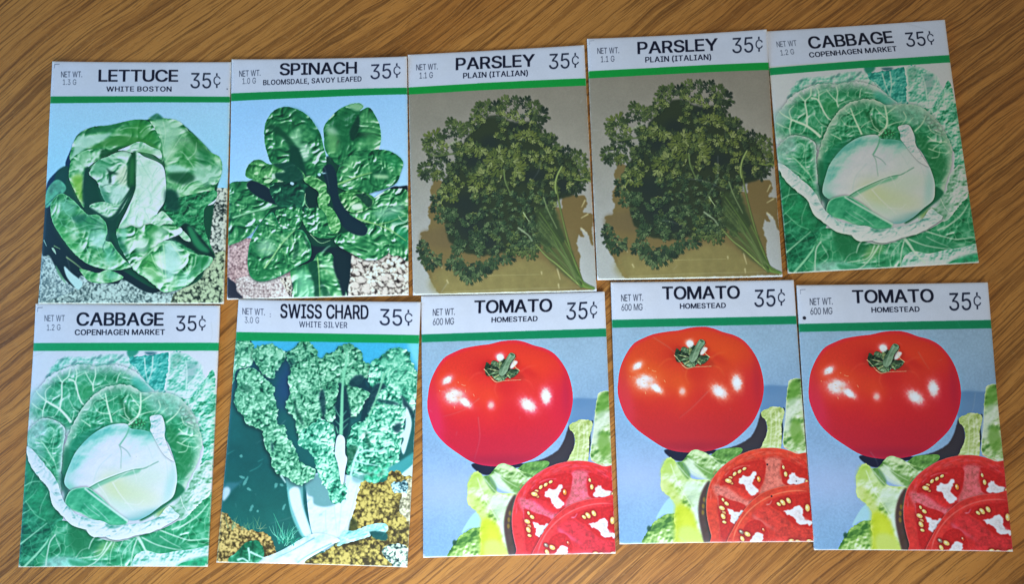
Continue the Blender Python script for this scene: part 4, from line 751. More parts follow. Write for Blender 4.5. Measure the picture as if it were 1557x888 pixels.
    for p in [[(1010, 300), (1040, 420), (1050, 520)], [(1060, 560), (1130, 440), (1200, 330)], [(1040, 240), (1060, 330), (1050, 430)], [(1280, 600), (1210, 500), (1170, 470)], [(1230, 540), (1290, 480), (1300, 400)], [(700, 310), (760, 290), (860, 290)], [(860, 330), (900, 290), (960, 260)]]:
        a.stroke(p, 8, 4, (180, 212, 190), .6, .6)
    # left front rear curl
    a.leaf([(300, 600), (320, 530), (400, 480), (470, 460), (560, 460), (605, 480), (590, 520), (540, 540), (480, 580), (430, 640), (420, 760), (430, 860), (420, 920), (380, 860), (330, 760), (296, 680)], G, .56, 1.17, 26, 'c', .7, seed=6, jag=.8, sh=(2, 3, 3, .5))
    a.fill([(320, 680), (400, 660), (420, 760), (425, 880), (380, 850), (340, 770)], (110, 170, 50), .8, 5)
    a.fill([(350, 520), (440, 480), (480, 500), (420, 560), (340, 600)], (130, 186, 150), .7, 5)
    a.fill([(420, 640), (460, 600), (520, 690), (560, 800), (600, 900), (420, 900)], (8, 60, 48), .95, 3)
    a.fill([(560, 460), (620, 470), (760, 440), (960, 480), (1030, 540), (1060, 600), (900, 560), (700, 520), (560, 540)], (10, 70, 38), .9, 3)
    # inner leaves
    a.leaf([(460, 650), (520, 560), (600, 520), (700, 480), (790, 480), (800, 620), (790, 760), (730, 890), (620, 900), (560, 820), (530, 720)], P, .5, 1.44, 30, 'c', .5, seed=8, jag=1, sh=(0, -2, 3, .5))
    for P_, c, al, so in [([(540, 560), (640, 540), (620, 620), (560, 660), (480, 650)], (50, 140, 96), .7, 6), ([(600, 610), (630, 630), (700, 650), (690, 665), (640, 660), (640, 720), (616, 730), (620, 660)], (10, 60, 44), .95, 1.5),
            ([(680, 650), (760, 590), (770, 740), (700, 740)], (190, 206, 190), .85, 5), ([(640, 760), (770, 760), (760, 860), (680, 890), (620, 850)], (170, 206, 206), .8, 7), ([(560, 680), (610, 700), (620, 760), (570, 780)], (140, 190, 176), .6, 5), ([(540, 740), (600, 800), (640, 890), (580, 880)], (24, 110, 84), .8, 5)]:
        a.fill(P_, c, al, so)
    for p in [[(760, 620), (740, 680), (710, 730)], [(770, 680), (740, 720)], [(560, 760), (600, 740), (680, 740)]]: a.stroke(p, 6, 3, (16, 70, 50), .7, .8)
    a.leaf([(690, 470), (760, 440), (860, 400), (950, 440), (1020, 470), (1030, 540), (960, 500), (860, 480), (820, 490), (740, 470)], P, .6, 1.08, 20, 'c', .6, seed=10, sh=(0, 3, 3, .5))
    a.fill([(830, 480), (900, 450), (980, 490), (920, 500)], (70, 150, 84), .7, 4)
    # the big pale front leaf of the heart
    a.view(*V1)
    a.leaf([(825, 490), (900, 520), (1000, 560), (1045, 600), (1062, 680), (1066, 800), (1050, 880), (1000, 960), (960, 1080), (860, 1110), (780, 1140), (690, 1120), (700, 1060), (760, 940), (820, 800), (830, 700)], P, .82, 0.72, 44, 'c', .6, (-.6, -.7), seed=12, sh=(-1, 0, 3, .4), glint=1.2, net=(34, (120, 176, 170), .35))
    a.blob(940, 700, 90, 150, (192, 212, 214), .6, 0, .5); a.blob(900, 620, 50, 60, (150, 196, 176), .5, 0, .5)
    a.fill([(810, 480), (832, 500), (830, 700), (826, 770), (770, 860), (740, 920), (700, 900), (780, 780), (762, 740), (770, 560)], (14, 74, 46), .95, 1.5)
    a.fill([(790, 560), (815, 540), (812, 720), (786, 720)], (34, 110, 60), .7, 3)
    for p in [[(860, 540), (900, 620), (950, 700)], [(960, 850), (940, 890), (950, 830), (920, 760)], [(1000, 600), (960, 680), (960, 780)]]: a.stroke(p, 5, 3, (120, 180, 160), .6, .8)
    # lower part
    a.view(*V2)
    a.leaf([(1010, 100), (1100, 60), (1250, 20), (1370, 0), (1380, 60), (1300, 130), (1290, 240), (1310, 340), (1350, 440), (1360, 490), (1200, 470), (1050, 380), (1000, 240)], [(8, 60, 44), (20, 96, 62), (40, 132, 88), (90, 166, 124)], .5, 1.1, 34, 'f', .5, seed=14, jag=1, glint=1.2, net=(26, (120, 190, 150), .4))
    a.fill([(1010, 0), (1100, 40), (1100, 160), (1010, 130)], (10, 62, 54), .9, 4)
    a.fill([(1120, 270), (1170, 250), (1250, 330), (1360, 470), (1360, 510), (1240, 470), (1100, 390), (1050, 370)], (8, 40, 40), .95, 2.5)
    a.fill([(1170, 280), (1200, 280), (1260, 380), (1330, 460), (1260, 450), (1200, 380)], (40, 130, 90), .8, 3)
    a.leaf([(1090, 310), (1130, 300), (1180, 350), (1190, 385), (1140, 370)], P, .4, 0.9, 10, 'c', .6, seed=15)
    a.fill([(90, 120), (110, 30), (180, 10), (240, 0), (200, 80), (140, 100)], (60, 160, 130), 1, 1, tex=('f', 20, .6))
    a.fill([(85, 60), (130, -40), (200, -80), (260, -10), (170, 80), (100, 130)], (80, 160, 140), .9, 1, tex=('f', 20, .6))
    a.stroke([(90, 120), (150, 70), (220, 10)], 8, 4, (16, 70, 70), .8, .8)
    a.leaf([(440, 120), (540, 90), (660, 110), (760, 0), (700, 130), (640, 210), (600, 230), (500, 190)], P, .45, 1.08, 18, 'c', .5, seed=44)
    a.fill([(760, -20), (780, 0), (700, 120), (650, 230), (640, 290), (665, 310), (600, 330), (640, 400), (720, 440), (680, 460), (590, 390), (560, 300), (440, 180), (400, 130), (430, 120), (560, 200), (620, 190), (680, 110)], (12, 60, 50), .95, 2)
    LF = [(135, 130), (150, 80), (200, 30), (250, 30), (320, 80), (380, 140), (430, 185), (500, 185), (550, 230), (570, 270), (575, 320), (560, 380), (600, 390), (640, 450), (700, 520), (760, 570), (700, 590), (620, 600), (520, 585), (420, 550), (330, 480), (260, 400), (190, 300), (150, 220)]
    a.leaf(LF, G, .50, 0.90, 46, 'c', .8, seed=16, jag=.6, sh=(1, 2, 4, .6), glint=1.2, net=(36, (130, 200, 176), .55), rim=(100, 176, 130), rimw=3)
    for P_, c, al, so in [([(200, 80), (300, 90), (340, 150), (280, 190), (200, 130)], (130, 196, 186), .6, 7), ([(340, 250), (480, 190), (560, 260), (470, 300), (380, 300)], (30, 120, 80), .7, 5), ([(300, 200), (400, 180), (420, 210), (350, 250)], (16, 90, 72), .8, 4),
            ([(440, 320), (560, 300), (560, 380), (520, 440), (450, 400)], (150, 204, 206), .65, 7), ([(170, 240), (260, 300), (400, 470), (330, 470), (230, 350)], (60, 160, 84), .6, 8), ([(560, 420), (620, 440), (640, 520), (560, 560)], (110, 190, 180), .5, 6)]:
        a.fill(P_, c, al, so)
    for p in [[(250, 270), (330, 290), (450, 260), (560, 290)], [(310, 390), (400, 400), (470, 350), (560, 330)], [(330, 480), (420, 480), (520, 470), (580, 400)], [(300, 200), (330, 280), (330, 380)], [(420, 190), (500, 220), (555, 260)], [(400, 400), (440, 480), (520, 540)], [(480, 570), (560, 540), (680, 550)]]:
        a.stroke(p, 7, 3, (160, 212, 190), .6, .6)
    for p in [[(430, 190), (500, 240), (560, 265)], [(450, 300), (520, 290), (570, 300)], [(380, 215), (440, 250), (520, 262)], [(560, 380), (540, 430), (548, 470)]]: a.stroke(p, 6, 3, (10, 70, 60), .7, .8)
    a.leaf([(640, 300), (700, 290), (760, 270), (820, 290), (860, 260), (960, 250), (1040, 260), (1130, 290), (1110, 330), (1000, 380), (940, 420), (840, 510), (760, 570), (700, 480), (660, 400)], G, .55, 1.26, 34, 'c', .7, seed=18, jag=1, sh=(0, -1, 3, .5))
    for P_, c, al, so in [([(780, 420), (860, 360), (880, 420), (830, 490)], (180, 212, 206), .7, 6), ([(950, 280), (1040, 290), (1000, 350), (920, 390)], (176, 210, 204), .6, 6), ([(640, 320), (680, 360), (740, 500), (770, 560), (720, 500), (660, 420)], (12, 90, 70), .8, 5),
            ([(670, 300), (720, 290), (720, 360), (690, 380)], (120, 190, 170), .8, 4), ([(880, 300), (960, 270), (900, 360), (860, 400)], (50, 136, 76), .7, 5)]:
        a.fill(P_, c, al, so)
    a.leaf([(900, 250), (890, 220), (950, 180), (990, 160), (1040, 210), (1070, 250), (1000, 255), (960, 270)], P, .5, 0.9, 18, 'c', .5, seed=19)
    LR = [(760, 575), (830, 520), (900, 450), (980, 390), (1050, 380), (1120, 430), (1240, 480), (1350, 500), (1330, 560), (1240, 640), (1180, 700), (1080, 750), (990, 762), (930, 720), (860, 660), (800, 620)]
    a.leaf(LR, G, .58, 0.90, 50, 'c', .7, seed=20, jag=1, sh=(-2, 3, 4, .6), glint=1.2, net=(30, (150, 206, 180), .4), rim=(120, 190, 150), rimw=3)
    for P_, c, al, so in [([(1000, 400), (1080, 400), (1120, 500), (1100, 600), (1020, 680), (990, 560)], (166, 208, 214), .85, 8), ([(930, 500), (980, 480), (990, 600), (960, 600)], (206, 228, 226), .7, 4), ([(820, 560), (900, 480), (930, 560), (960, 680), (900, 650)], (70, 154, 80), .6, 6),
            ([(1220, 500), (1340, 510), (1270, 600), (1200, 640)], (20, 110, 66), .8, 5), ([(1110, 640), (1200, 600), (1180, 680), (1080, 730)], (140, 200, 190), .6, 6)]:
        a.fill(P_, c, al, so)
    for p in [[(990, 400), (1000, 520), (1010, 740)], [(960, 470), (980, 600), (1000, 700)], [(1050, 400), (1130, 520), (1180, 640)], [(830, 580), (900, 590), (960, 640)], [(900, 480), (930, 560), (960, 600)], [(1230, 500), (1220, 560), (1180, 620)], [(760, 574), (860, 500), (960, 400)]]:
        a.stroke(p, 7, 4, (196, 224, 200), .65, .7)
    a.leaf([(360, 590), (420, 600), (500, 620), (570, 595), (640, 620), (690, 655), (600, 690), (500, 695), (430, 680), (390, 640)], G, .5, 0.72, 30, 'c', .6, seed=22, glint=1.2, net=(22, (120, 190, 150), .4))
    a.fill([(580, 600), (660, 640), (600, 670), (560, 640)], (120, 190, 176), .6, 4)
    a.fill([(245, 570), (300, 620), (380, 690), (350, 745), (300, 700), (260, 640)], (166, 204, 216), 1, .8)
    a.fill([(180, 560), (230, 640), (260, 700), (220, 660), (190, 610)], (90, 150, 120), .8, 1)
    a.stroke([(260, 500), (330, 550), (390, 600)], 9, 4, (150, 186, 130), .9, .4); a.stroke([(85, 370), (110, 420)], 8, 4, (120, 160, 160), .9); a.fill([(150, 430), (170, 440), (184, 480), (156, 450)], (150, 190, 180), .9); a.stroke([(165, 415), (215, 440)], 9, 5, (90, 130, 96), .9)
    a.grain(.04)
    a.view(50, 80, 2.277)
    a.header([(66, 153), (683, 153), (682, 173), (64, 177)], paper=(184, 192, 224), green=(0, 122, 62))
    a.text('LETTUCE', 232, 101, 504, 101, 41, bold=7, vb=3, track=60)
    a.text('WHITE BOSTON', 259, 136, 483, 136, 17, bold=3, vb=1, track=110)
    a.text('NET WT.', 102, 87, 174, 86, 20, col=(32, 40, 62)); a.text('1.3 G', 108, 113, 154, 113, 19, col=(66, 74, 96), track=110)
    a.text('35\u00a2', 548, 124, 651, 124, 54, col=(26, 36, 60), bold=1, vb=0, track=90)
    a.view(0, 0, 1); a.blob(346, 135.5, 1, 1, (20, 30, 50), .9, 0, 2)
    return a.img

def soil_patch(a, P_, lo, hi, cell, seed, k=1.9):
    p = a.shape(P_, False); b = a.box(p)
    if b[2] <= 0: return
    m = raster([p], *b)
    n = a.cut('b', cell, b, seed); f = a.cut('f', 5, b, seed); v = a.cut('f', 60, b, seed)
    z_ = lambda q: (q - q.mean()) / (q.std() + 1e-6)
    t = .56 + (.22 * z_(n) + .12 * z_(f)) * k / 1.6 + .10 * z_(v)
    a.put(b, ramp(t, [lo, [(x + y) / 2 for x, y in zip(lo, hi)], hi, [min(250, x * 1.12) for x in hi]]), m)

def spinach_art():
    a = Art(QUAD['spinach']); V1 = (340, 140, 5.224); V2 = (340, 290, 5.224)
    full = (0, 0, AW, AH); Y, X = np.mgrid[0:AH, 0:AW] / [[[AH]], [[AW]]]
    bg = ramp(Y * 1.9 - .1 + .1 * X, [(142, 186, 230), (140, 184, 232), (148, 190, 236), (150, 196, 240)])
    a.img[:] = bg * (1 + .05 * (a.cut('f', 4, full, 2) - .5))[..., None]
    a.view(*V2)
    soil_patch(a, [(0, 380), (300, 380), (620, 560), (620, 900), (0, 900)], (110, 84, 92), (190, 164, 170), 8, 3, 1.1)
    soil_patch(a, [(100, 700), (400, 640), (600, 700), (600, 900), (100, 900)], (120, 104, 110), (196, 186, 192), 7, 8, 1.2)
    soil_patch(a, [(450, 700), (600, 660), (600, 860), (540, 860)], (30, 26, 28), (190, 180, 176), 7, 6)
    soil_patch(a, [(950, 480), (1480, 480), (1480, 850), (950, 850)], (40, 34, 36), (204, 196, 192), 13, 5, 1.7)
    r = np.random.RandomState(1)
    for k in range(34):
        x, y = 1020 + r.rand() * 430, 540 + r.rand() * 280
        a.blob(x + 6, y + 8, 26 + 14 * r.rand(), 20, (34, 26, 24), .7, 0, 1.5, noise=.8, seed=k); a.blob(x, y, 20 + 18 * r.rand(), 15 + 14 * r.rand(), (204, 196, 196), .95, r.rand() * 60, 1.6, noise=.9, seed=k + 50)
    a.fill([(20, 700), (60, 710), (100, 740), (110, 800), (160, 850), (160, 900), (0, 900)], (36, 40, 56), 1, 1, jag=1)
    DK = (14, 36, 46)
    a.fill([(680, 360), (900, 380), (1010, 480), (1020, 600), (1000, 760), (950, 880), (600, 880), (560, 650), (640, 480)], DK, 1, 1, jag=1)
    a.view(*V1)
    a.fill([(1240, 830), (1340, 760), (1400, 752), (1480, 756), (1480, 900), (1240, 900)], (14, 28, 40), 1, .8)
    a.view(*V2)
    a.fill([(200, -20), (700, -200), (900, -260), (1000, 0), (1200, 200), (1100, 420), (700, 440), (300, 300)], (12, 58, 48), 1, 2)
    r = np.random.RandomState(8)
    G = [(8, 48, 38), (14, 78, 50), (30, 106, 66), (66, 142, 92), (140, 192, 154), (200, 226, 214)]
    GL_ = [(10, 56, 38), (28, 92, 52), (56, 128, 72), (100, 166, 108), (170, 208, 170)]
    kw = dict(light=(-.5, -.8), jag=.6)
    def rib(p, w=7, al=.85, c=(140, 190, 120)): a.stroke([(x + 4, y + 6) for x, y in p], w * 1.8, w, (8, 62, 42), al * .6, 1.5); a.stroke(p, w * 1.25, w * .6, c, min(1, al * 1.15), .3)
    def dark(p, al=.9, c=(10, 44, 44), so=2): a.fill(p, c, min(1, al * 1.15), so * .6)
    a.view(*V1)
    # rear pair of upright leaves
    a.leaf([(335, 290), (350, 230), (400, 160), (460, 128), (520, 122), (600, 145), (680, 195), (740, 270), (785, 350), (805, 430), (830, 540), (820, 620), (740, 690), (670, 680), (600, 640), (500, 570), (400, 580), (360, 500), (335, 400)], G, .36, 1.10, 27, 'c', .6, seed=2, **kw)
    a.fill([(470, 130), (600, 145), (700, 220), (770, 330), (740, 370), (660, 260), (560, 180)], (12, 92, 60), .6, 5)
    a.fill([(620, 440), (690, 430), (700, 520), (640, 560)], (170, 208, 190), .7, 5); a.fill([(360, 250), (440, 280), (540, 370), (520, 400), (420, 330), (350, 300)], (8, 62, 44), .7, 4)
    a.fill([(560, 330), (620, 300), (620, 430), (590, 460), (540, 380)], (150, 200, 168), .6, 6)
    dark([(380, 280), (450, 290), (540, 370), (590, 440), (650, 560), (670, 680), (600, 700), (560, 620), (540, 480), (480, 370)], .7, (10, 66, 46), 5)
    dark([(540, 440), (600, 450), (640, 540), (670, 690), (560, 700), (540, 600)], .8, (8, 58, 48), 5)
    a.leaf([(808, 290), (850, 220), (920, 150), (1000, 110), (1080, 95), (1120, 120), (1090, 160), (1160, 130), (1210, 190), (1250, 290), (1250, 430), (1200, 500), (1060, 540), (940, 590), (870, 540), (820, 470), (810, 380)], G, .40, 1.10, 27, 'c', .6, seed=4, **kw)
    a.fill([(830, 280), (920, 170), (1040, 120), (1090, 170), (1080, 260), (1030, 380), (980, 500), (940, 400), (860, 300)], (8, 82, 50), .7, 5)
    a.fill([(830, 320), (890, 300), (930, 400), (900, 500), (850, 470)], (110, 170, 110), .6, 7); a.fill([(820, 300), (880, 290), (920, 340), (860, 340)], (170, 200, 190), .6, 5)
    a.fill([(1100, 190), (1170, 160), (1240, 300), (1240, 420), (1170, 440), (1110, 330)], (70, 140, 90), .5, 7); a.fill([(1000, 110), (1080, 98), (1120, 120), (1080, 160), (1030, 140)], (140, 186, 150), .8, 3)
    dark([(1080, 190), (1090, 280), (1040, 400), (1010, 330), (1050, 240)], .8, (8, 50, 42), 4)
    # small leaf at the left rear
    a.leaf([(180, 640), (200, 590), (250, 548), (310, 545), (370, 580), (460, 570), (560, 580), (640, 640), (660, 690), (560, 720), (430, 720), (380, 690), (260, 700), (190, 680)], GL_, .5, 1.75, 20, 'c', .5, seed=6, **kw)
    dark([(400, 580), (480, 570), (560, 570), (640, 650), (640, 720), (540, 730), (440, 700), (420, 650), (500, 640)], .8, (10, 60, 52), 3)
    # right broad leaf
    a.leaf([(905, 740), (915, 650), (960, 560), (1040, 500), (1120, 468), (1240, 462), (1330, 475), (1400, 520), (1428, 570), (1410, 640), (1380, 720), (1300, 770), (1200, 800), (1100, 830), (1000, 800), (930, 770)], G, .42, 1.44, 20, 'c', .6, seed=8, sh=(-2, 3, 3, .6), **kw)
    rib([(910, 745), (1000, 710), (1100, 670), (1190, 645)], 11)
    a.fill([(1280, 480), (1380, 510), (1420, 570), (1380, 620), (1300, 560)], (26, 124, 76), .6, 6); a.fill([(1180, 650), (1280, 620), (1320, 640), (1240, 670)], (10, 70, 50), .7, 4)
    a.fill([(1200, 665), (1300, 665), (1310, 690), (1220, 690)], (170, 208, 170), .8, 3); a.fill([(940, 620), (1020, 540), (1080, 520), (1020, 640), (960, 720)], (110, 176, 120), .4, 6)
    # lower right leaves
    a.view(*V2)
    a.leaf([(1010, 190), (1080, 130), (1200, 60), (1300, 0), (1350, -10), (1480, 40), (1480, 530), (1400, 520), (1320, 500), (1250, 300), (1130, 260), (1050, 220)], G, .5, 1.62, 27, 'c', .5, seed=10, sh=(-2, 2, 3, .6), **kw)
    a.fill([(1200, 180), (1330, 130), (1440, 100), (1380, 200), (1260, 230)], (160, 208, 190), .6, 6); a.fill([(1240, 240), (1400, 180), (1460, 250), (1330, 270)], (20, 110, 76), .7, 5); a.fill([(1370, 300), (1470, 320), (1470, 440), (1400, 400)], (20, 130, 90), .7, 6)
    rib([(1065, 225), (1180, 262), (1260, 285), (1350, 330), (1450, 400)], 10); rib([(1240, 270), (1330, 250), (1440, 200)], 6); rib([(1240, 250), (1300, 170), (1440, 110)], 5, .6, (16, 90, 66)); rib([(1390, 200), (1420, 240), (1460, 250)], 6, .7, (190, 224, 190))
    a.leaf([(890, 400), (930, 350), (1000, 330), (1080, 330), (1130, 280), (1200, 270), (1260, 320), (1310, 400), (1320, 470), (1280, 530), (1190, 558), (1110, 545), (1000, 490), (930, 450)], G, .44, 1.19, 27, 'c', .6, seed=12, sh=(-1, 3, 3, .6), **kw)
    a.leaf([(905, 60), (960, 20), (1040, 0), (1130, 20), (1200, 60), (1180, 130), (1090, 180), (1000, 170), (930, 120)], GL_, .5, 2.00, 16, 'c', .5, seed=14, sh=(0, 3, 3, .6), **kw)
    dark([(1060, 40), (1130, 30), (1190, 90), (1160, 140), (1090, 70)], .7)
    a.fill([(1030, 120), (1100, 110), (1110, 150), (1040, 160)], (200, 220, 210), .9, 2)
    # long shadow on the right
    dark([(800, -150), (860, -200), (910, -120), (930, 60), (1000, 180), (1080, 240), (1150, 300), (1130, 360), (1040, 350), (960, 290), (900, 180), (860, 40)], 1, (14, 40, 54), 1)
    # left leaves
    a.leaf([(30, 0), (60, -60), (150, -70), (300, -60), (420, 40), (440, 100), (400, 140), (300, 260), (200, 370), (80, 425), (35, 400)], G, .44, 1.38, 24, 'c', .6, seed=16, sh=(1, 3, 3, .5), **kw)
    rib([(75, 218), (200, 180), (330, 150), (440, 125)], 13, .95, (130, 190, 150)); rib([(160, 200), (120, 130), (90, 90)], 5, .4)
    a.view(*V1)
    a.leaf([(190, 740), (240, 700), (340, 690), (460, 710), (580, 760), (640, 800), (560, 840), (460, 830), (340, 800)], GL_, .5, 2.00, 17, 'c', .5, seed=17, **kw)
    dark([(190, 745), (220, 708), (290, 725), (370, 770), (440, 830), (520, 880), (430, 900), (340, 870), (240, 810)], 1, (14, 36, 48), .8)
    a.view(*V2)
    # centre: dark cluster with blistered small leaves
    a.leaf([(380, -40), (560, -60), (700, -20), (760, 100), (720, 180), (560, 180), (430, 110)], [(8, 40, 40), (12, 66, 52), (30, 100, 74), (110, 176, 140)], .35, 1.6, 18, 'c', .4, seed=18, **kw)
    dark([(660, 20), (700, -30), (760, -20), (780, 60), (740, 150), (690, 140)], .95)
    a.leaf([(420, 180), (470, 150), (600, 140), (660, 200), (620, 290), (560, 330), (470, 300)], G, .4, 2.25, 12, 'c', .5, seed=20, sh=(0, 3, 3, .5), **kw)
    a.leaf([(640, 210), (700, 150), (800, 150), (900, 200), (945, 280), (900, 370), (820, 385), (740, 370), (670, 310)], G, .42, 2.25, 12, 'c', .5, seed=22, sh=(0, 3, 3, .6), **kw)
    a.leaf([(650, -80), (700, -110), (760, -90), (830, -40), (830, 20), (860, 60), (840, 120), (780, 150), (760, 80), (770, 20), (700, -30)], GL_, .6, 1.88, 12, 'c', .6, seed=24, sh=(-2, 2, 2, .6), **kw)
    a.leaf([(780, 130), (850, 130), (910, 200), (940, 290), (900, 350), (850, 300), (830, 210)], GL_, .6, 1.88, 11, 'c', .6, seed=25, **kw)
    for p in [[(700, 350), (780, 420), (860, 400)], [(665, 30), (660, 100), (700, 160)]]: a.stroke(p, 7, 4, (150, 190, 150), .8)
    # big front leaf
    a.leaf([(205, 480), (230, 380), (290, 280), (350, 210), (400, 175), (430, 220), (470, 300), (560, 320), (640, 320), (690, 400), (710, 480), (690, 550), (600, 600), (500, 660), (380, 710), (280, 720), (220, 680), (198, 590)], G, .45, 1.56, 17, 'c', .5, seed=26, sh=(1, 4, 4, .7), rim=(30, 120, 80), rimw=5, **kw)
    a.fill([(220, 600), (260, 560), (420, 620), (400, 690), (290, 715), (230, 680)], (18, 100, 56), .5, 6); a.fill([(280, 430), (350, 390), (420, 440), (400, 510), (300, 500)], (176, 214, 196), .55, 7)
    dark([(590, 400), (610, 420), (600, 520), (560, 560), (570, 470)], .6, (10, 66, 48), 3); dark([(640, 340), (700, 440), (690, 470), (660, 420)], .6, (10, 66, 48), 2)
    rib([(330, 620), (400, 530), (470, 430), (580, 315)], 11, .95, (150, 200, 140))
    for p in [[(430, 490), (350, 470), (280, 480)], [(500, 400), (430, 360), (350, 350)], [(540, 370), (570, 430), (570, 500)], [(460, 460), (500, 520), (510, 580)]]: rib(p, 5, .45)
    # bottom leaf
    a.leaf([(540, 640), (620, 600), (720, 560), (760, 500), (860, 500), (920, 600), (960, 740), (960, 900), (580, 900), (560, 760)], G, .55, 1.38, 32, 'c', .6, seed=28, sh=(0, 2, 3, .4), **kw)
    a.fill([(580, 660), (660, 640), (720, 720), (730, 860), (590, 860)], (120, 196, 164), .65, 8); dark([(680, 600), (740, 560), (765, 640), (770, 860), (730, 860), (720, 720)], .8, (8, 64, 48), 4)
    a.fill([(780, 560), (860, 580), (900, 680), (840, 660)], (120, 186, 140), .5, 6); dark([(900, 480), (960, 600), (980, 760), (960, 870), (930, 760), (880, 600)], .9, DK, 3); dark([(770, 720), (840, 800), (860, 860), (800, 860)], .6, (8, 64, 48), 4)
    rib([(755, 530), (765, 640), (770, 850)], 9, .8); rib([(790, 500), (830, 460), (860, 440)], 14, .6, (110, 160, 140)); rib([(765, 600), (840, 650), (930, 720)], 6, .5)
    a.view(*V1)
    for x, y in [(775, 665), (560, 735)]: a.blob(x, y, 16, 12, (170, 210, 240), .95, 20, 2, noise=1)
    a.blob(810, 655, 18, 6, (150, 200, 220), .8, 0)
    a.fill([(395, 660), (410, 655), (425, 690), (400, 700)], (180, 200, 200), .8, .5)
    a.grain(.04, sharp=.2)
    a.view(330, 75, 2.277)
    a.header([(49, 153), (660, 134), (660, 157), (47, 180)], paper=(180, 188, 216), green=(0, 122, 62))
    a.text('SPINACH', 221, 90, 486, 85, 41, bold=7, vb=3, track=60)
    a.text('BLOOMSDALE, SAVOY LEAFED', 163, 125, 503, 113, 17.5, bold=2, vb=1, track=100)
    a.text('NET WT.', 79, 96, 153, 92, 21, col=(32, 40, 62)); a.text('1.0 G', 90, 121, 137, 119, 20, col=(56, 64, 86), track=110)
    a.text('35\u00a2', 534, 106, 637, 101, 52, col=(30, 38, 66), bold=1, vb=0, track=90)
    return a.img

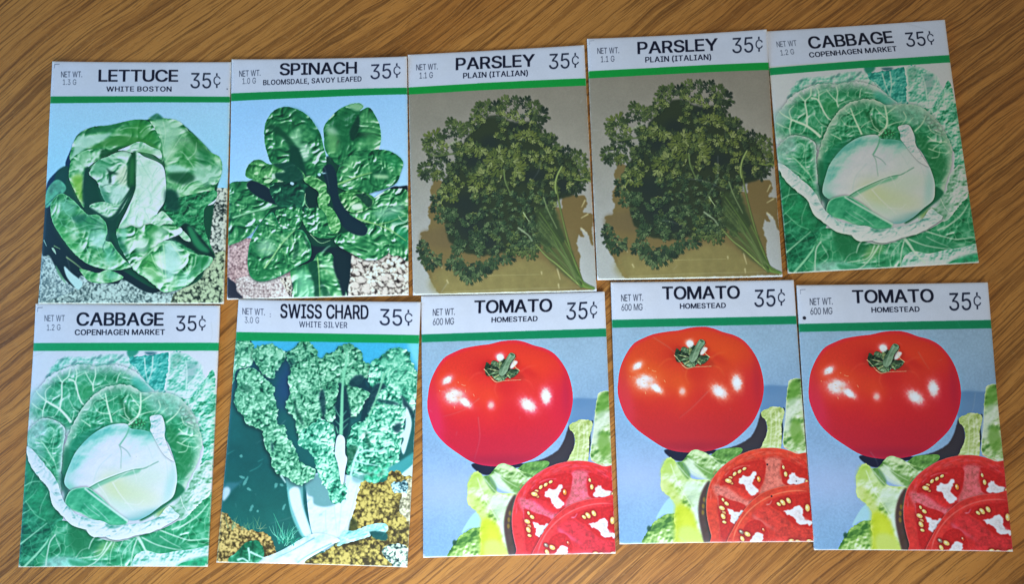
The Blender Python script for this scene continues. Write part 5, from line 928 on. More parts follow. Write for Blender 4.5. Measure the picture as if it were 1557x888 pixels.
def chard_art():
    a = Art(QUAD['chard']); V1 = (330, 500, 4.674); V2 = (330, 680, 4.674)
    full = (0, 0, AW, AH); Y, X = np.mgrid[0:AH, 0:AW] / [[[AH]], [[AW]]]
    a.img[:] = ramp(Y * 1.2, [(24, 66, 98), (22, 74, 96), (24, 88, 92), (20, 84, 88), (24, 92, 90)]) * (1 + .16 * (a.cut('f', 50, full, 2) - .5) + .06 * (a.cut('f', 3, full, 2) - .5))[..., None]
    a.view(*V1)
    a.fill([(240, 60), (1440, 60), (1440, 330), (1380, 250), (1200, 260), (1060, 260), (900, 200), (740, 210), (500, 160), (270, 150)], (62, 170, 220), 1, 1, tex=('f', 4, .1), smooth=False)
    a.fill([(1360, 100), (1440, 100), (1440, 260), (1400, 230)], (120, 206, 226), .9, 6)
    G = [(10, 62, 56), (36, 108, 86), (74, 148, 118), (116, 186, 156), (164, 216, 194), (206, 234, 226)]
    GT = [(8, 66, 62), (26, 112, 92), (58, 152, 126), (112, 194, 170), (180, 226, 214), (214, 238, 234)]
    kw = dict(light=(-.4, -.9))
    def fr(P_, cols=G, tone=.38, rel=1.7, cell=7, seed=1, jag=3.2, sh=(-2, 3, 4, .5), step=6):
        return a.leaf(P_, cols, tone, rel, cell, 'c', .6, seed=seed, jag=jag, step=step, sh=sh, mottle=.35, glint=1.0, pock=1.0, **kw)
    def dark(p, al=.9, c=(12, 52, 66), so=1.5, jag=1.5): a.fill(p, c, al, so, jag=jag)
    # left rear masses
    fr([(115, 100), (150, 84), (240, 90), (270, 150), (255, 260), (200, 280), (140, 300), (110, 400), (100, 300)], G, .41, seed=1, sh=None)
    fr([(265, 150), (320, 110), (400, 110), (450, 140), (500, 170), (495, 230), (430, 300), (410, 360), (350, 330), (290, 260), (260, 200)], G, .39, seed=2)
    fr([(500, 180), (560, 130), (600, 90), (660, 90), (700, 130), (740, 210), (780, 180), (830, 160), (880, 120), (950, 100), (1020, 160), (1050, 220), (1090, 260), (1090, 330), (1020, 380), (980, 420), (860, 560), (760, 620), (560, 560), (520, 400), (530, 290)], G, .34, seed=3)
    a.blob(490, 410, 60, 140, (28, 66, 108), .9, 4, .8, noise=.4)
    # right mass
    fr([(1100, 240), (1160, 200), (1240, 140), (1300, 136), (1360, 150), (1370, 210), (1410, 260), (1420, 420), (1400, 600), (1340, 640), (1300, 900), (1260, 1000), (1150, 1080), (1060, 1090), (950, 1080), (930, 900), (960, 700), (1060, 640), (1080, 500), (1090, 400)], GT, .42, 1.7, 8, seed=4)
    a.fill([(1190, 180), (1340, 180), (1400, 380), (1300, 440), (1200, 330)], (120, 200, 170), .35, 9)
    dark([(960, 360), (1010, 330), (1050, 340), (1080, 420), (1160, 380), (1210, 420), (1160, 440), (1130, 510), (1080, 600), (1030, 660), (1040, 540), (1080, 440), (960, 410)])
    dark([(1130, 500), (1240, 510), (1300, 540), (1200, 530)], .8); dark([(1310, 470), (1400, 590), (1390, 640), (1330, 540)], .9); dark([(1250, 700), (1310, 660), (1300, 730), (1270, 730)], .85)
    dark([(940, 850), (1000, 830), (1000, 900), (930, 960)], .7, (20, 80, 60)); dark([(1060, 720), (1100, 820), (1080, 840)], .7, (14, 80, 66))
    fr([(930, 430), (1010, 420), (1100, 460), (1060, 500), (1020, 600), (960, 620), (920, 540)], G, .44, seed=7)
    a.fill([(1345, 560), (1370, 600), (1385, 680), (1360, 800), (1330, 890), (1310, 840), (1330, 780), (1300, 760), (1340, 700)], (206, 226, 242), .95, .8)
    a.stroke([(1195, 320), (1150, 460), (1100, 590), (1060, 680)], 14, 9, (120, 190, 160), .9, .5)
    for p in [[(1100, 560), (1180, 540), (1280, 560), (1340, 600)], [(1010, 710), (1060, 690), (1100, 640)], [(1180, 330), (1250, 280)], [(1150, 460), (1220, 460)], [(1130, 680), (1180, 640)]]: a.stroke(p, 8, 4, (160, 216, 190), .8, .4)
    # centre front leaf (blistered)
    fr([(510, 350), (560, 260), (640, 220), (720, 280), (740, 400), (770, 440), (740, 500), (765, 590), (760, 650), (830, 680), (850, 760), (840, 840), (760, 900), (700, 850), (620, 800), (570, 700), (560, 640), (500, 560), (510, 480), (530, 430)], G, .41, seed=8)
    dark([(555, 480), (580, 560), (630, 680), (600, 660), (560, 570)], .8, (14, 70, 60))
    # midrib leaf
    dark([(870, 390), (900, 395), (930, 430), (940, 520), (960, 580), (950, 660), (940, 740), (900, 780), (850, 740), (840, 620), (850, 500)], .95)
    fr([(760, 420), (830, 380), (870, 400), (860, 480), (840, 560), (840, 640), (800, 660), (770, 600), (780, 520)], G, .41, seed=10)
    dark([(735, 460), (770, 440), (780, 560), (770, 640), (745, 560)], .8)
    for p, w0, w1 in [([(930, 160), (925, 230), (905, 340)], 12, 20), ([(905, 340), (898, 450), (895, 600), (890, 770)], 16, 26), ([(905, 340), (960, 320), (1000, 315)], 9, 5), ([(905, 330), (880, 270), (860, 210)], 6, 4), ([(920, 270), (960, 220)], 6, 3), ([(895, 640), (860, 590), (850, 560)], 6, 3), ([(893, 690), (850, 650)], 6, 3), ([(897, 620), (930, 580)], 6, 3), ([(895, 670), (950, 630)], 6, 3), ([(895, 720), (940, 670)], 5, 3), ([(860, 390), (855, 440), (845, 470)], 7, 4), ([(870, 740), (855, 690)], 9, 5)]:
        a.stroke(p, w0, w1, (124, 200, 168), .95, .4)
    # lower part: stalks
    a.view(*V2)
    S = (206, 222, 248)
    a.fill([(500, 160), (560, 150), (640, 240), (630, 400), (680, 600), (640, 650), (600, 620), (540, 480), (510, 300)], (96, 160, 166), 1, .8)
    a.fill([(525, 300), (590, 280), (620, 420), (670, 580), (680, 640), (630, 640), (570, 500), (530, 380)], S, 1, 1.5)
    a.stroke([(512, 280), (540, 450), (600, 590), (632, 640)], 9, 9, (110, 190, 196), .8, .6)
    a.fill([(625, 230), (650, 240), (660, 480), (690, 600), (650, 500), (625, 380)], (22, 84, 92), .9, 1)
    a.leaf([(650, 240), (720, 180), (860, 180), (960, 200), (1020, 230), (1030, 260), (1000, 400), (950, 560), (920, 640), (880, 720), (760, 740), (700, 660), (660, 480)], [(90, 140, 170), (150, 186, 214), (196, 212, 242), (212, 226, 250)], .84, .5, 40, 'f', .8, seed=12)
    a.fill([(650, 230), (860, 150), (900, 300), (860, 390), (780, 420), (700, 400), (690, 350), (655, 330)], (98, 150, 160), .95, 1.5)
    a.fill([(970, 200), (1060, 190), (1030, 250), (980, 240)], (120, 170, 180), .8, 3)
    for p in [[(840, 400), (850, 520), (860, 640)], [(900, 340), (880, 520), (860, 660)], [(1010, 260), (970, 420), (910, 600)], [(780, 440), (780, 560), (790, 640)], [(930, 260), (940, 330), (900, 420)]]: a.stroke(p, 6, 3, (160, 190, 224), .6, .8)
    a.view(*V1)
    fr([(590, 800), (640, 700), (760, 640), (850, 740), (840, 860), (880, 960), (900, 1060), (930, 1140), (920, 1200), (860, 1240), (820, 1220), (800, 1150), (740, 1060), (690, 900)], GT, .44, seed=11, sh=None)
    a.view(*V1)
    a.leaf([(862, 770), (890, 750), (918, 780), (920, 880), (935, 920), (920, 1000), (908, 1090), (890, 1090), (870, 960), (848, 880)], [(140, 180, 210), (200, 214, 242), (214, 224, 248)], .8, .5, 20, 'f', .6, seed=14, sh=(2, 2, 3, .6))
    # left blistered leaf running down
    fr([(150, 330), (180, 285), (240, 276), (300, 300), (350, 350), (410, 400), (420, 480), (430, 540), (445, 600), (440, 660), (490, 700), (510, 780), (545, 800), (580, 870), (585, 920), (640, 960), (710, 1000), (700, 1040), (660, 1080), (600, 1110), (540, 1080), (500, 1050), (440, 1020), (400, 960), (395, 900), (350, 830), (320, 720), (220, 680), (190, 620), (140, 560), (130, 480)], G, .41, seed=15, sh=(-4, 4, 5, .6))
    dark([(160, 430), (210, 400), (260, 420), (220, 450)], .6, (20, 84, 64), 2); dark([(395, 790), (410, 850), (400, 870)], .8)
    a.view(*V2)
    for p in [[(1005, 40), (1060, 20), (1150, 25), (1200, 0)], [(990, 90), (1050, 110), (1150, 128)], [(980, 170), (1060, 190), (1140, 160)]]: a.stroke(p, 15, 6, (190, 224, 232), .95, .5)
    a.stroke([(1010, 20), (985, 90), (960, 190), (930, 270)], 14, 20, (190, 222, 236), .9, .5)
    a.fill([(1060, 120), (1160, 140), (1240, 100), (1240, 200), (1150, 250), (1060, 240)], (30, 130, 100), .5, 5, tex=('b', 15, 1.2))
    # soil, yellow
    def soil(P_, lo, hi, cell, seed, k=1.6, jag=3):
        p = a.shape(P_, True, jag, 7, seed); b = a.box(p)
        if b[2] <= 0: return
        m = raster([p], *b); n = .5 * a.cut('b', cell, b, seed) + .5 * a.cut('c', cell, b, seed); f = a.cut('f', 5, b, seed); v = a.cut('f', 50, b, seed)
        z_ = lambda q: (q - q.mean()) / (q.std() + 1e-6)
        a.put(b, ramp(.50 + (.27 * z_(n) + .13 * z_(f)) * (k / 2.6) + .10 * z_(v), [lo, [(x + y) / 2 for x, y in zip(lo, hi)], hi, [min(250, x * 1.15 + 14) for x in hi]]), m)
    a.fill([(1220, 160), (1300, 100), (1390, 40), (1440, 0), (1440, 300), (1300, 260)], (60, 150, 160), 1, 2)
    a.fill([(1310, 200), (1360, 150), (1440, 90), (1440, 180), (1340, 250)], (206, 226, 240), .95, 1)
    soil([(1030, 250), (1120, 250), (1210, 230), (1220, 180), (1300, 160), (1330, 210), (1400, 260), (1420, 900), (600, 900), (640, 800), (760, 740), (850, 680), (940, 600), (960, 500), (1000, 380)], (66, 56, 26), (164, 146, 78), 13, 5, 3.2)
    soil([(1330, 260), (1420, 240), (1420, 560), (1350, 520), (1300, 420)], (80, 80, 60), (220, 214, 190), 9, 7, 1.4)
    soil([(1250, 250), (1340, 240), (1350, 320), (1260, 320)], (20, 60, 76), (170, 206, 216), 7, 8, 2.4)
    soil([(1180, 720), (1300, 680), (1380, 760), (1370, 880), (1260, 860)], (16, 44, 50), (210, 226, 210), 9, 9, 2.4)
    soil([(30, 470), (80, 470), (130, 530), (220, 580), (300, 590), (400, 650), (420, 720), (400, 780), (200, 820), (60, 900), (-20, 900), (0, 600)], (70, 58, 30), (168, 144, 88), 9, 10, 3.)
    a.fill([(960, 500), (1000, 520), (1000, 580), (940, 600)], (50, 60, 30), .8, 2)
    # fallen stalk to the right
    a.leaf([(900, 600), (980, 590), (1080, 550), (1190, 535), (1220, 580), (1180, 610), (1100, 600), (1090, 630), (1000, 660), (920, 680), (860, 700)], [(90, 170, 180), (150, 206, 212), (206, 230, 236)], .65, 1., 16, 'f', .5, seed=17, jag=1, sh=(0, 3, 3, .5))
    a.fill([(1090, 600), (1190, 600), (1215, 630), (1200, 660), (1130, 650)], (16, 80, 84), .95, 1, jag=1)
    for p in [[(1180, 550), (1200, 590), (1180, 630)], [(920, 610), (1040, 585)], [(940, 650), (1080, 610)]]: a.stroke(p, 5, 3, (60, 150, 150), .7, .4)
    # front stalk lying across
    a.leaf([(300, 790), (400, 760), (500, 710), (600, 650), (700, 610), (800, 620), (880, 660), (820, 690), (740, 740), (640, 800), (560, 860), (200, 860), (240, 800)], [(110, 170, 190), (170, 204, 222), (206, 222, 246), (214, 228, 250)], .8, .5, 40, 'f', .8, seed=18, sh=(0, 2, 4, .5))
    for p in [[(820, 680), (700, 740), (600, 800), (560, 840)], [(860, 680), (720, 760), (640, 810)], [(700, 640), (560, 720), (420, 790)]]: a.stroke(p, 7, 3, (70, 130, 140), .7, .6)
    # small green leaf, bottom left
    fr([(90, 790), (150, 740), (200, 680), (260, 660), (310, 670), (340, 740), (320, 800), (250, 830), (110, 820)], [(8, 70, 50), (20, 104, 74), (50, 140, 106), (120, 196, 170)], .45, 1.2, 20, seed=20, jag=1)
    for p in [[(230, 710), (236, 760), (235, 810)], [(240, 740), (300, 770), (350, 790)], [(150, 800), (190, 790), (230, 815)]]: a.stroke(p, 15, 8, (196, 226, 230), .9, .5)
    # grass tufts
    r = np.random.RandomState(5)
    for k in range(46):
        x, y = 440 + r.rand() * 120, 700 - r.rand() * 60; an = -1.57 + r.randn() * .5; L = 50 + 70 * r.rand()
        a.stroke([(x, y), (x + L * .5 * math.cos(an), y + L * .5 * math.sin(an)), (x + L * math.cos(an + .2), y + L * math.sin(an + .2))], 6, 2, [(50, 160, 140), (30, 120, 100), (120, 200, 180)][k % 3], .85)
    a.stroke([(470, 600), (440, 530), (412, 465)], 7, 2, (70, 170, 140), .9); a.stroke([(440, 640), (430, 560), (420, 500)], 5, 2, (60, 150, 130), .8)
    for k in range(30):
        x, y = 80 + r.rand() * 240, 590 - r.rand() * 20; an = -1.2 + r.randn() * .5; L = 40 + 60 * r.rand()
        a.stroke([(x, y), (x + L * math.cos(an), y + L * math.sin(an))], 4, 2, [(120, 160, 120), (60, 130, 110), (160, 170, 130)][k % 3], .7, smooth=False)
    for x, y, rx, ry in [(185, 210, 22, 9), (210, 240, 10, 40), (235, 295, 22, 8), (180, 62, 14, 10), (255, 430, 12, 20), (300, 450, 8, 8), (485, 425, 8, 22), (470, 265, 14, 8), (430, 270, 12, 16), (450, 160, 10, 5)]:
        a.blob(x, y, rx, ry, (90, 160, 160), .8, 20, 1.6, noise=1.2, seed=int(x))
    a.stroke([(465, 195), (485, 225), (500, 250)], 16, 8, (190, 220, 226), .9, .4)
    a.fill([(50, 290), (80, 250), (150, 250), (200, 230), (130, 290), (60, 370), (45, 385)], (60, 120, 140), .7, 3); a.fill([(48, 300), (80, 280), (100, 300), (90, 340), (48, 380)], (196, 214, 236), .85, 1.5)
    for p in [[(75, 50), (130, 20)], [(240, 170), (300, 140), (330, 110)], [(300, 100), (340, 80)]]: a.stroke(p, 6, 3, (60, 140, 140), .7, .5)
    a.grain(.035, sharp=.15)
    a.view(320, 440, 2.0651)
    a.header([(77, 134), (650, 144), (648, 170), (74, 161)], paper=(204, 208, 236), green=(0, 140, 76))
    a.text('SWISS CHARD', 222, 90, 497, 94, 43, bold=5, vb=3, track=70)
    a.text('WHITE SILVER', 281, 119, 431, 122, 18, bold=1, vb=0, track=110, col=(30, 38, 66))
    a.text('NET WT.', 103, 79, 173, 82, 20, col=(46, 52, 76)); a.text('3.0 G', 110, 106, 155, 107, 19, col=(76, 82, 106), track=110)
    a.text('35\u00a2', 533, 113, 636, 116, 51, col=(30, 38, 66), bold=1, vb=0, track=90)
    a.blob(190, 78, 2, 2, (80, 80, 110), .5, 0, 2); a.blob(190, 86, 2, 2, (80, 80, 110), .5, 0, 2)
    return a.img

def parsley_art():
    a = Art(QUAD['parsley1']); V1 = (615, 130, 5.19); V2 = (615, 285, 5.19)
    full = (0, 0, AW, AH); Y, X = np.mgrid[0:AH, 0:AW] / [[[AH]], [[AW]]]
    bg = ramp(Y + .05 * X, [(118, 111, 101), (124, 118, 110), (136, 132, 126), (148, 147, 146), (156, 159, 162)])
    a.img[:] = bg * (1 + .07 * (a.cut('f', 60, full, 2) - .5) + .05 * (a.cut('f', 4, full, 2) - .5))[..., None]
    SH = (104, 90, 58); r = np.random.RandomState(9)
    def leaflet(x, y, an, L, open_=1.15):
        """a cut, fan-shaped leaflet outline in view pixels"""
        pts = [(-.06, 0)]; n = 3
        for k in range(n):
            c = (k - 1) * open_ * .62; rad = .8 + .3 * (k == 1) + .12 * r.randn()
            for t in (-.26, -.19, -.08, 0, .08, .19, .26):
                rr = rad * (.66 if abs(t) == .26 else .98 if abs(t) == .19 else .80 if abs(t) == .08 else 1.06)
                pts.append((rr * math.cos(c + t), rr * math.sin(c + t)))
            if k < n - 1:
                cc = c + open_ * .31; pts.append((.24 * math.cos(cc), .24 * math.sin(cc)))
        p = np.array(pts) * L; ca, sa = math.cos(an), math.sin(an)
        return p @ np.array([[ca, sa], [-sa, ca]]) + [x, y]
    def spray(x, y, an, L, cols, sh=True, n=5):
        for k in range(n):
            f = (k - (n - 1) / 2); d = an + f * .62 + .15 * r.randn(); q = L * (.55 if abs(f) > 1 else .75)
            bx, by = x + q * .5 * math.cos(d), y + q * .5 * math.sin(d)
            a.stroke([(x, y), (bx, by)], 4, 3, cols[1], .9, smooth=False)
            P_ = leaflet(bx, by, d, q * (.75 + .3 * r.rand()))
            c = cols[r.randint(len(cols))]; q = a.P(P_)
            if sh: a.fill(q + [1.5, 2.5], (16, 26, 26), .5, 0, smooth=False, canvas=True)
            a.fill(q, c, 1, 0, smooth=False, canvas=True)
            c2 = [min(255, v * 1.25 + 10) for v in c]
            for s_ in (-.5, 0, .5):
                a.stroke([(bx, by), (bx + L * .55 * math.cos(d + s_), by + L * .55 * math.sin(d + s_))], 3, 1.5, c2, .55, smooth=False)
    # brown shadow of the bunch on the board
    a.view(*V2)
    a.fill([(230, -60), (200, 30), (215, 100), (185, 190), (200, 280), (190, 340), (130, 360), (140, 440), (110, 480), (140, 600), (180, 680), (230, 780), (270, 850), (1500, 810), (1400, 750), (1380, 640), (1390, 540), (1350, 440), (1375, 370), (1420, 390), (1360, 330), (1300, 200), (900, 60)], SH, 1, 1, jag=2.5, smooth=False)
    a.fill([(130, 360), (200, 340), (350, 330), (380, 480), (180, 460), (130, 450)], (98, 84, 58), .8, 6)
    a.fill([(280, 640), (600, 680), (1000, 560), (1250, 700), (1300, 800), (280, 840)], (124, 115, 72), .75, 9, tex=('f', 24, .2))
    a.fill([(1240, 80), (1300, 60), (1360, 70), (1420, 70), (1440, 130), (1400, 200), (1470, 200), (1490, 260), (1480, 330), (1490, 450), (1470, 440), (1440, 360), (1380, 320), (1420, 390), (1390, 390), (1340, 340), (1260, 300)], (104, 88, 56), 1, .8, jag=2)
    for p in [[(1425, 100), (1395, 160)], [(1450, 210), (1390, 245)], [(1390, 320), (1440, 370)], [(1180, 170), (1190, 210)], [(1075, 665), (1078, 690)], [(1200, 640), (1225, 730)], [(1210, 760), (1215, 800)], [(330, 730), (345, 760)], [(210, 560), (240, 600)], [(285, 600), (295, 640)]]:
        a.stroke(p, 10, 5, (190, 180, 140), .8, .5)
    a.stroke([(560, 700), (900, 692), (1060, 688)], 4, 3, (150, 142, 100), .6); a.stroke([(300, 830), (800, 805), (1500, 785)], 5, 4, (160, 156, 120), .5, .5)
    for k in range(60):
        t = r.rand(); x, y = (140 + 130 * t, 480 + 360 * t); a.stroke([(x, y), (x + 26, y - 14)], 7, 2, (120, 106, 66), .9, smooth=False)
    # dark heart of the bunch
    a.view(*V1)
    D = (30, 40, 40)
    a.fill([(560, 340), (700, 240), (860, 300), (1040, 300), (1100, 420), (1220, 520), (1360, 600), (1390, 780), (1330, 860), (1180, 960), (1260, 1200), (1200, 1280), (1050, 1250), (900, 1300), (650, 1340), (420, 1300), (340, 1200), (300, 1000), (280, 820), (380, 640), (430, 500)], (40, 50, 36), 1, 2, jag=4, step=9)
    for x, y, rx, ry in [(670, 460, 80, 60), (540, 600, 90, 60), (1010, 720, 110, 60), (480, 940, 120, 90), (520, 1120, 130, 110), (640, 1240, 90, 60), (880, 350, 60, 50), (1250, 800, 80, 60)]: a.blob(x, y, rx, ry, D, .85, 0, .6)
    LT = [(80, 90, 46), (92, 102, 56), (68, 80, 42), (108, 116, 72)]; MD = [(56, 70, 42), (68, 82, 48), (46, 60, 38), (80, 92, 54)]; DK = [(40, 52, 38), (48, 62, 42), (32, 44, 36), (56, 70, 46)]
    BL = [(42, 60, 42), (54, 72, 48), (34, 48, 38), (76, 92, 62)]
    # (x, y, direction in degrees, size, tone) : the sprays that give the outline
    out = [(790, 150, -110, 62, MD), (860, 140, -80, 50, DK), (950, 150, -95, 60, DK), (1010, 190, -50, 70, MD), (1060, 240, 0, 70, DK), (1040, 280, 50, 60, DK), (640, 190, -120, 70, MD), (700, 190, -70, 60, DK), (600, 190, 170, 56, MD),
           (560, 280, -160, 60, MD), (520, 340, 170, 60, MD), (380, 320, -130, 64, MD), (410, 350, -70, 54, MD), (350, 380, 160, 52, DK), (430, 380, 30, 40, MD), (230, 430, -120, 70, LT), (260, 440, -60, 56, MD), (190, 460, 170, 56, MD), (290, 480, 20, 54, LT), (220, 540, 170, 50, MD),
           (240, 590, 140, 60, DK), (170, 660, 170, 66, MD), (180, 700, 130, 54, DK), (260, 690, 90, 60, MD), (420, 500, -110, 56, DK), (450, 540, 180, 56, DK), (1120, 430, -60, 60, MD), (1150, 480, -20, 60, DK), (1190, 520, 20, 50, MD), (1280, 540, -120, 56, DK), (1340, 560, -80, 50, MD), (1380, 580, -40, 60, MD), (1390, 620, 40, 50, MD),
           (1440, 700, -10, 60, LT), (1420, 720, 30, 50, MD), (1350, 800, 60, 60, DK), (1380, 770, 20, 44, DK)]
    for x, y, d, L, c in out:
        for q in (34,): spray(x - q * math.cos(math.radians(d)) + 8 * r.randn(), y - q * math.sin(math.radians(d)) + 8 * r.randn(), math.radians(d) + .5 * r.randn(), L, c, n=4)
        spray(x, y, math.radians(d), L * 1.15, c)
    # fill of the crown: many sprays inside, lit from above, darker below and left
    def inside(poly, n):
        p = np.array(poly, float); res = []
        while len(res) < n:
            x = r.uniform(p[:, 0].min(), p[:, 0].max()); y = r.uniform(p[:, 1].min(), p[:, 1].max()); c = False; j = len(p) - 1
            for i in range(len(p)):
                if (p[i, 1] > y) != (p[j, 1] > y) and x < (p[j, 0] - p[i, 0]) * (y - p[i, 1]) / (p[j, 1] - p[i, 1]) + p[i, 0]: c = not c
                j = i
            if c: res.append((x, y))
        return sorted(res, key=lambda q: q[1])
    dk = [(670, 460, 80, 56), (540, 590, 90, 50), (1010, 720, 110, 50), (480, 930, 110, 80), (520, 1120, 120, 90), (650, 1230, 70, 40), (880, 350, 60, 44), (1250, 800, 60, 50)]
    def isd(x, y): return any(((x - u) / rx) ** 2 + ((y - v) / ry) ** 2 < .8 for u, v, rx, ry in dk)
    crown = [(560, 280), (700, 200), (860, 220), (1020, 240), (1080, 400), (1200, 540), (1380, 640), (1340, 800), (1150, 880), (1150, 1150), (1050, 1250), (850, 1280), (650, 1300), (420, 1260), (330, 1080), (280, 820), (200, 680), (240, 560), (420, 520)]
    for x, y in inside(crown, 470):
        if isd(x, y) and r.rand() < .8: continue
        d = math.atan2(y - 900, x - 800) + r.randn() * .7
        low = y > 860
        spray(x, y, d, 34 + 20 * r.rand(), (BL if low and r.rand() < .6 else DK if (r.rand() < .45) else MD if r.rand() < .55 else LT), n=4)
    for x, y, d, L in [(740, 570, -80, 90), (820, 600, -20, 90), (760, 640, 170, 100), (860, 660, 20, 90), (700, 600, -140, 80), (600, 740, 160, 90), (640, 720, -120, 70), (560, 780, 140, 80), (980, 430, -30, 80), (940, 420, -120, 70), (580, 500, 80, 70), (560, 480, 140, 60), (1110, 560, -10, 70),
                       (400, 800, 120, 70), (1010, 560, 90, 60), (330, 850, 160, 70), (300, 950, 150, 60), (360, 880, 60, 60), (1180, 700, 200, 60), (860, 520, -60, 60)]:
        spray(x, y, math.radians(d), L, LT)
    a.view(*V2)
    for x, y, d, L in [(160, 480, 160, 70), (180, 520, 120, 80), (230, 560, 100, 90), (200, 600, 120, 60), (150, 450, -150, 50), (420, 560, 130, 90), (480, 620, 100, 110), (500, 680, 70, 90), (540, 640, 60, 100), (600, 620, 70, 90), (380, 600, 130, 70), (640, 600, 60, 80), (700, 560, 70, 80), (780, 540, 60, 80), (440, 480, -160, 80), (560, 500, -60, 80), (580, 420, -80, 60),
                       (620, 330, 0, 60), (530, 260, -100, 60), (740, 300, 30, 70), (840, 480, 70, 70), (920, 480, 80, 70), (980, 520, 60, 60), (1010, 480, 40, 60), (860, 380, 60, 60), (1080, 360, -30, 60), (1150, 430, -10, 60), (1120, 470, 60, 50), (260, 160, 170, 60), (290, 230, 120, 60), (360, 220, 30, 60), (250, 80, 150, 50)]:
        spray(x + 10 - 30 * math.cos(math.radians(d)), y - 30 * math.sin(math.radians(d)), math.radians(d) + .4 * r.randn(), L * .8, BL, n=4)
        spray(x, y, math.radians(d), L, BL if x < 800 else MD)
    # stalks
    def stalk(p, w0, w1, c, al=1):
        a.stroke(p, w0 + 6, w1 + 6, (34, 46, 30), al * .7, .8); a.stroke(p, w0, w1, c, al, .3); a.stroke([(x - 3, y) for x, y in p], w0 * .35, w1 * .35, [min(255, v * 1.25 + 20) for v in c], .7, .3)
    a.fill([(1040, 200), (1180, 180), (1260, 340), (1340, 560), (1400, 740), (1360, 760), (1200, 640), (1080, 480)], (56, 72, 44), .6, 3, jag=3)
    for p, w0, w1, c in [([(1060, 200), (1150, 330), (1240, 470), (1320, 640), (1400, 780)], 12, 18, (74, 94, 50)), ([(1190, -40), (1215, 120), (1250, 280), (1300, 470), (1350, 620), (1420, 790)], 9, 16, (104, 118, 62)), ([(1090, 80), (1130, 190), (1200, 330)], 9, 6, (130, 148, 100)),
                         ([(1030, 450), (1110, 540), (1200, 610), (1300, 700), (1400, 790)], 8, 18, (128, 142, 80)), ([(1160, 380), (1240, 540), (1320, 660), (1400, 790)], 10, 14, (76, 100, 50)), ([(1260, 420), (1330, 560), (1400, 740)], 7, 12, (104, 126, 62)), ([(1330, 620), (1400, 740), (1500, 800)], 10, 18, (84, 112, 56)), ([(1130, 470), (1230, 600), (1300, 680)], 7, 8, (96, 118, 62))]:
        stalk(p, w0 * .8, w1 * .8, [v * .9 for v in c])
    a.stroke([(888, 320), (930, 350), (975, 385), (1004, 428)], 14, 7, (136, 150, 122), .9, .4)
    a.stroke([(930, 200), (955, 240), (980, 275)], 10, 5, (140, 156, 116), .9); a.stroke([(1400, 770), (1440, 790), (1500, 800)], 24, 8, (96, 126, 62), .9, .6)
    for k in range(16):
        x0, y0 = 1030 + 200 * r.rand(), 200 + 330 * r.rand(); e = (1330 + 70 * r.rand(), 700 + 60 * r.rand())
        a.stroke([(x0, y0), ((x0 + e[0]) / 2 + 20, (y0 + e[1]) / 2 - 10), e], 4, 6, [(84, 100, 60), (104, 118, 74), (58, 76, 44)][k % 3], .8, .3)
    a.view(*V1)
    stalk([(1240, 640), (1200, 720), (1185, 800), (1195, 860)], 10, 10, (128, 142, 82)); stalk([(780, 680), (790, 760), (830, 860)], 10, 6, (96, 112, 66)); stalk([(1470, 760), (1430, 740), (1390, 750), (1330, 740)], 8, 6, (120, 136, 66)); stalk([(160, 520), (240, 560), (340, 550), (430, 540)], 7, 6, (86, 100, 56))
    a.stroke([(340, 480), (400, 450), (440, 440)], 18, 8, (150, 152, 130), .7, 1)
    a.grain(.04, sharp=.25)
    a.view(600, 60, 2.219)
    a.header([(47, 162), (643, 132), (643, 157), (47, 186)], paper=(178, 184, 208), green=(0, 128, 50))
    a.text('PARSLEY', 206, 104, 470, 92, 41, bold=7, vb=3, track=60)
    a.text('PLAIN (ITALIAN)', 230, 133, 447, 124, 18.5, bold=3, vb=1, track=90)
    a.text('NET WT.', 73, 104, 144, 101, 20, col=(26, 32, 52)); a.text('1.1 G', 84, 132, 128, 130, 20, col=(44, 50, 70), track=110)
    a.text('35\u00a2', 519, 102, 621, 97, 52, col=(24, 32, 54), bold=1, vb=0, track=90)
    return a.img


# ------------------------------------------------------------------ from painted print to material
def s2l(c): c = np.asarray(c, float); return np.where(c <= .04045, c / 12.92, ((c + .055) / 1.055) ** 2.4)
def l2s(c): c = np.clip(c, 0, 1); return np.where(c <= .0031308, c * 12.92, 1.055 * c ** (1 / 2.4) - .055)

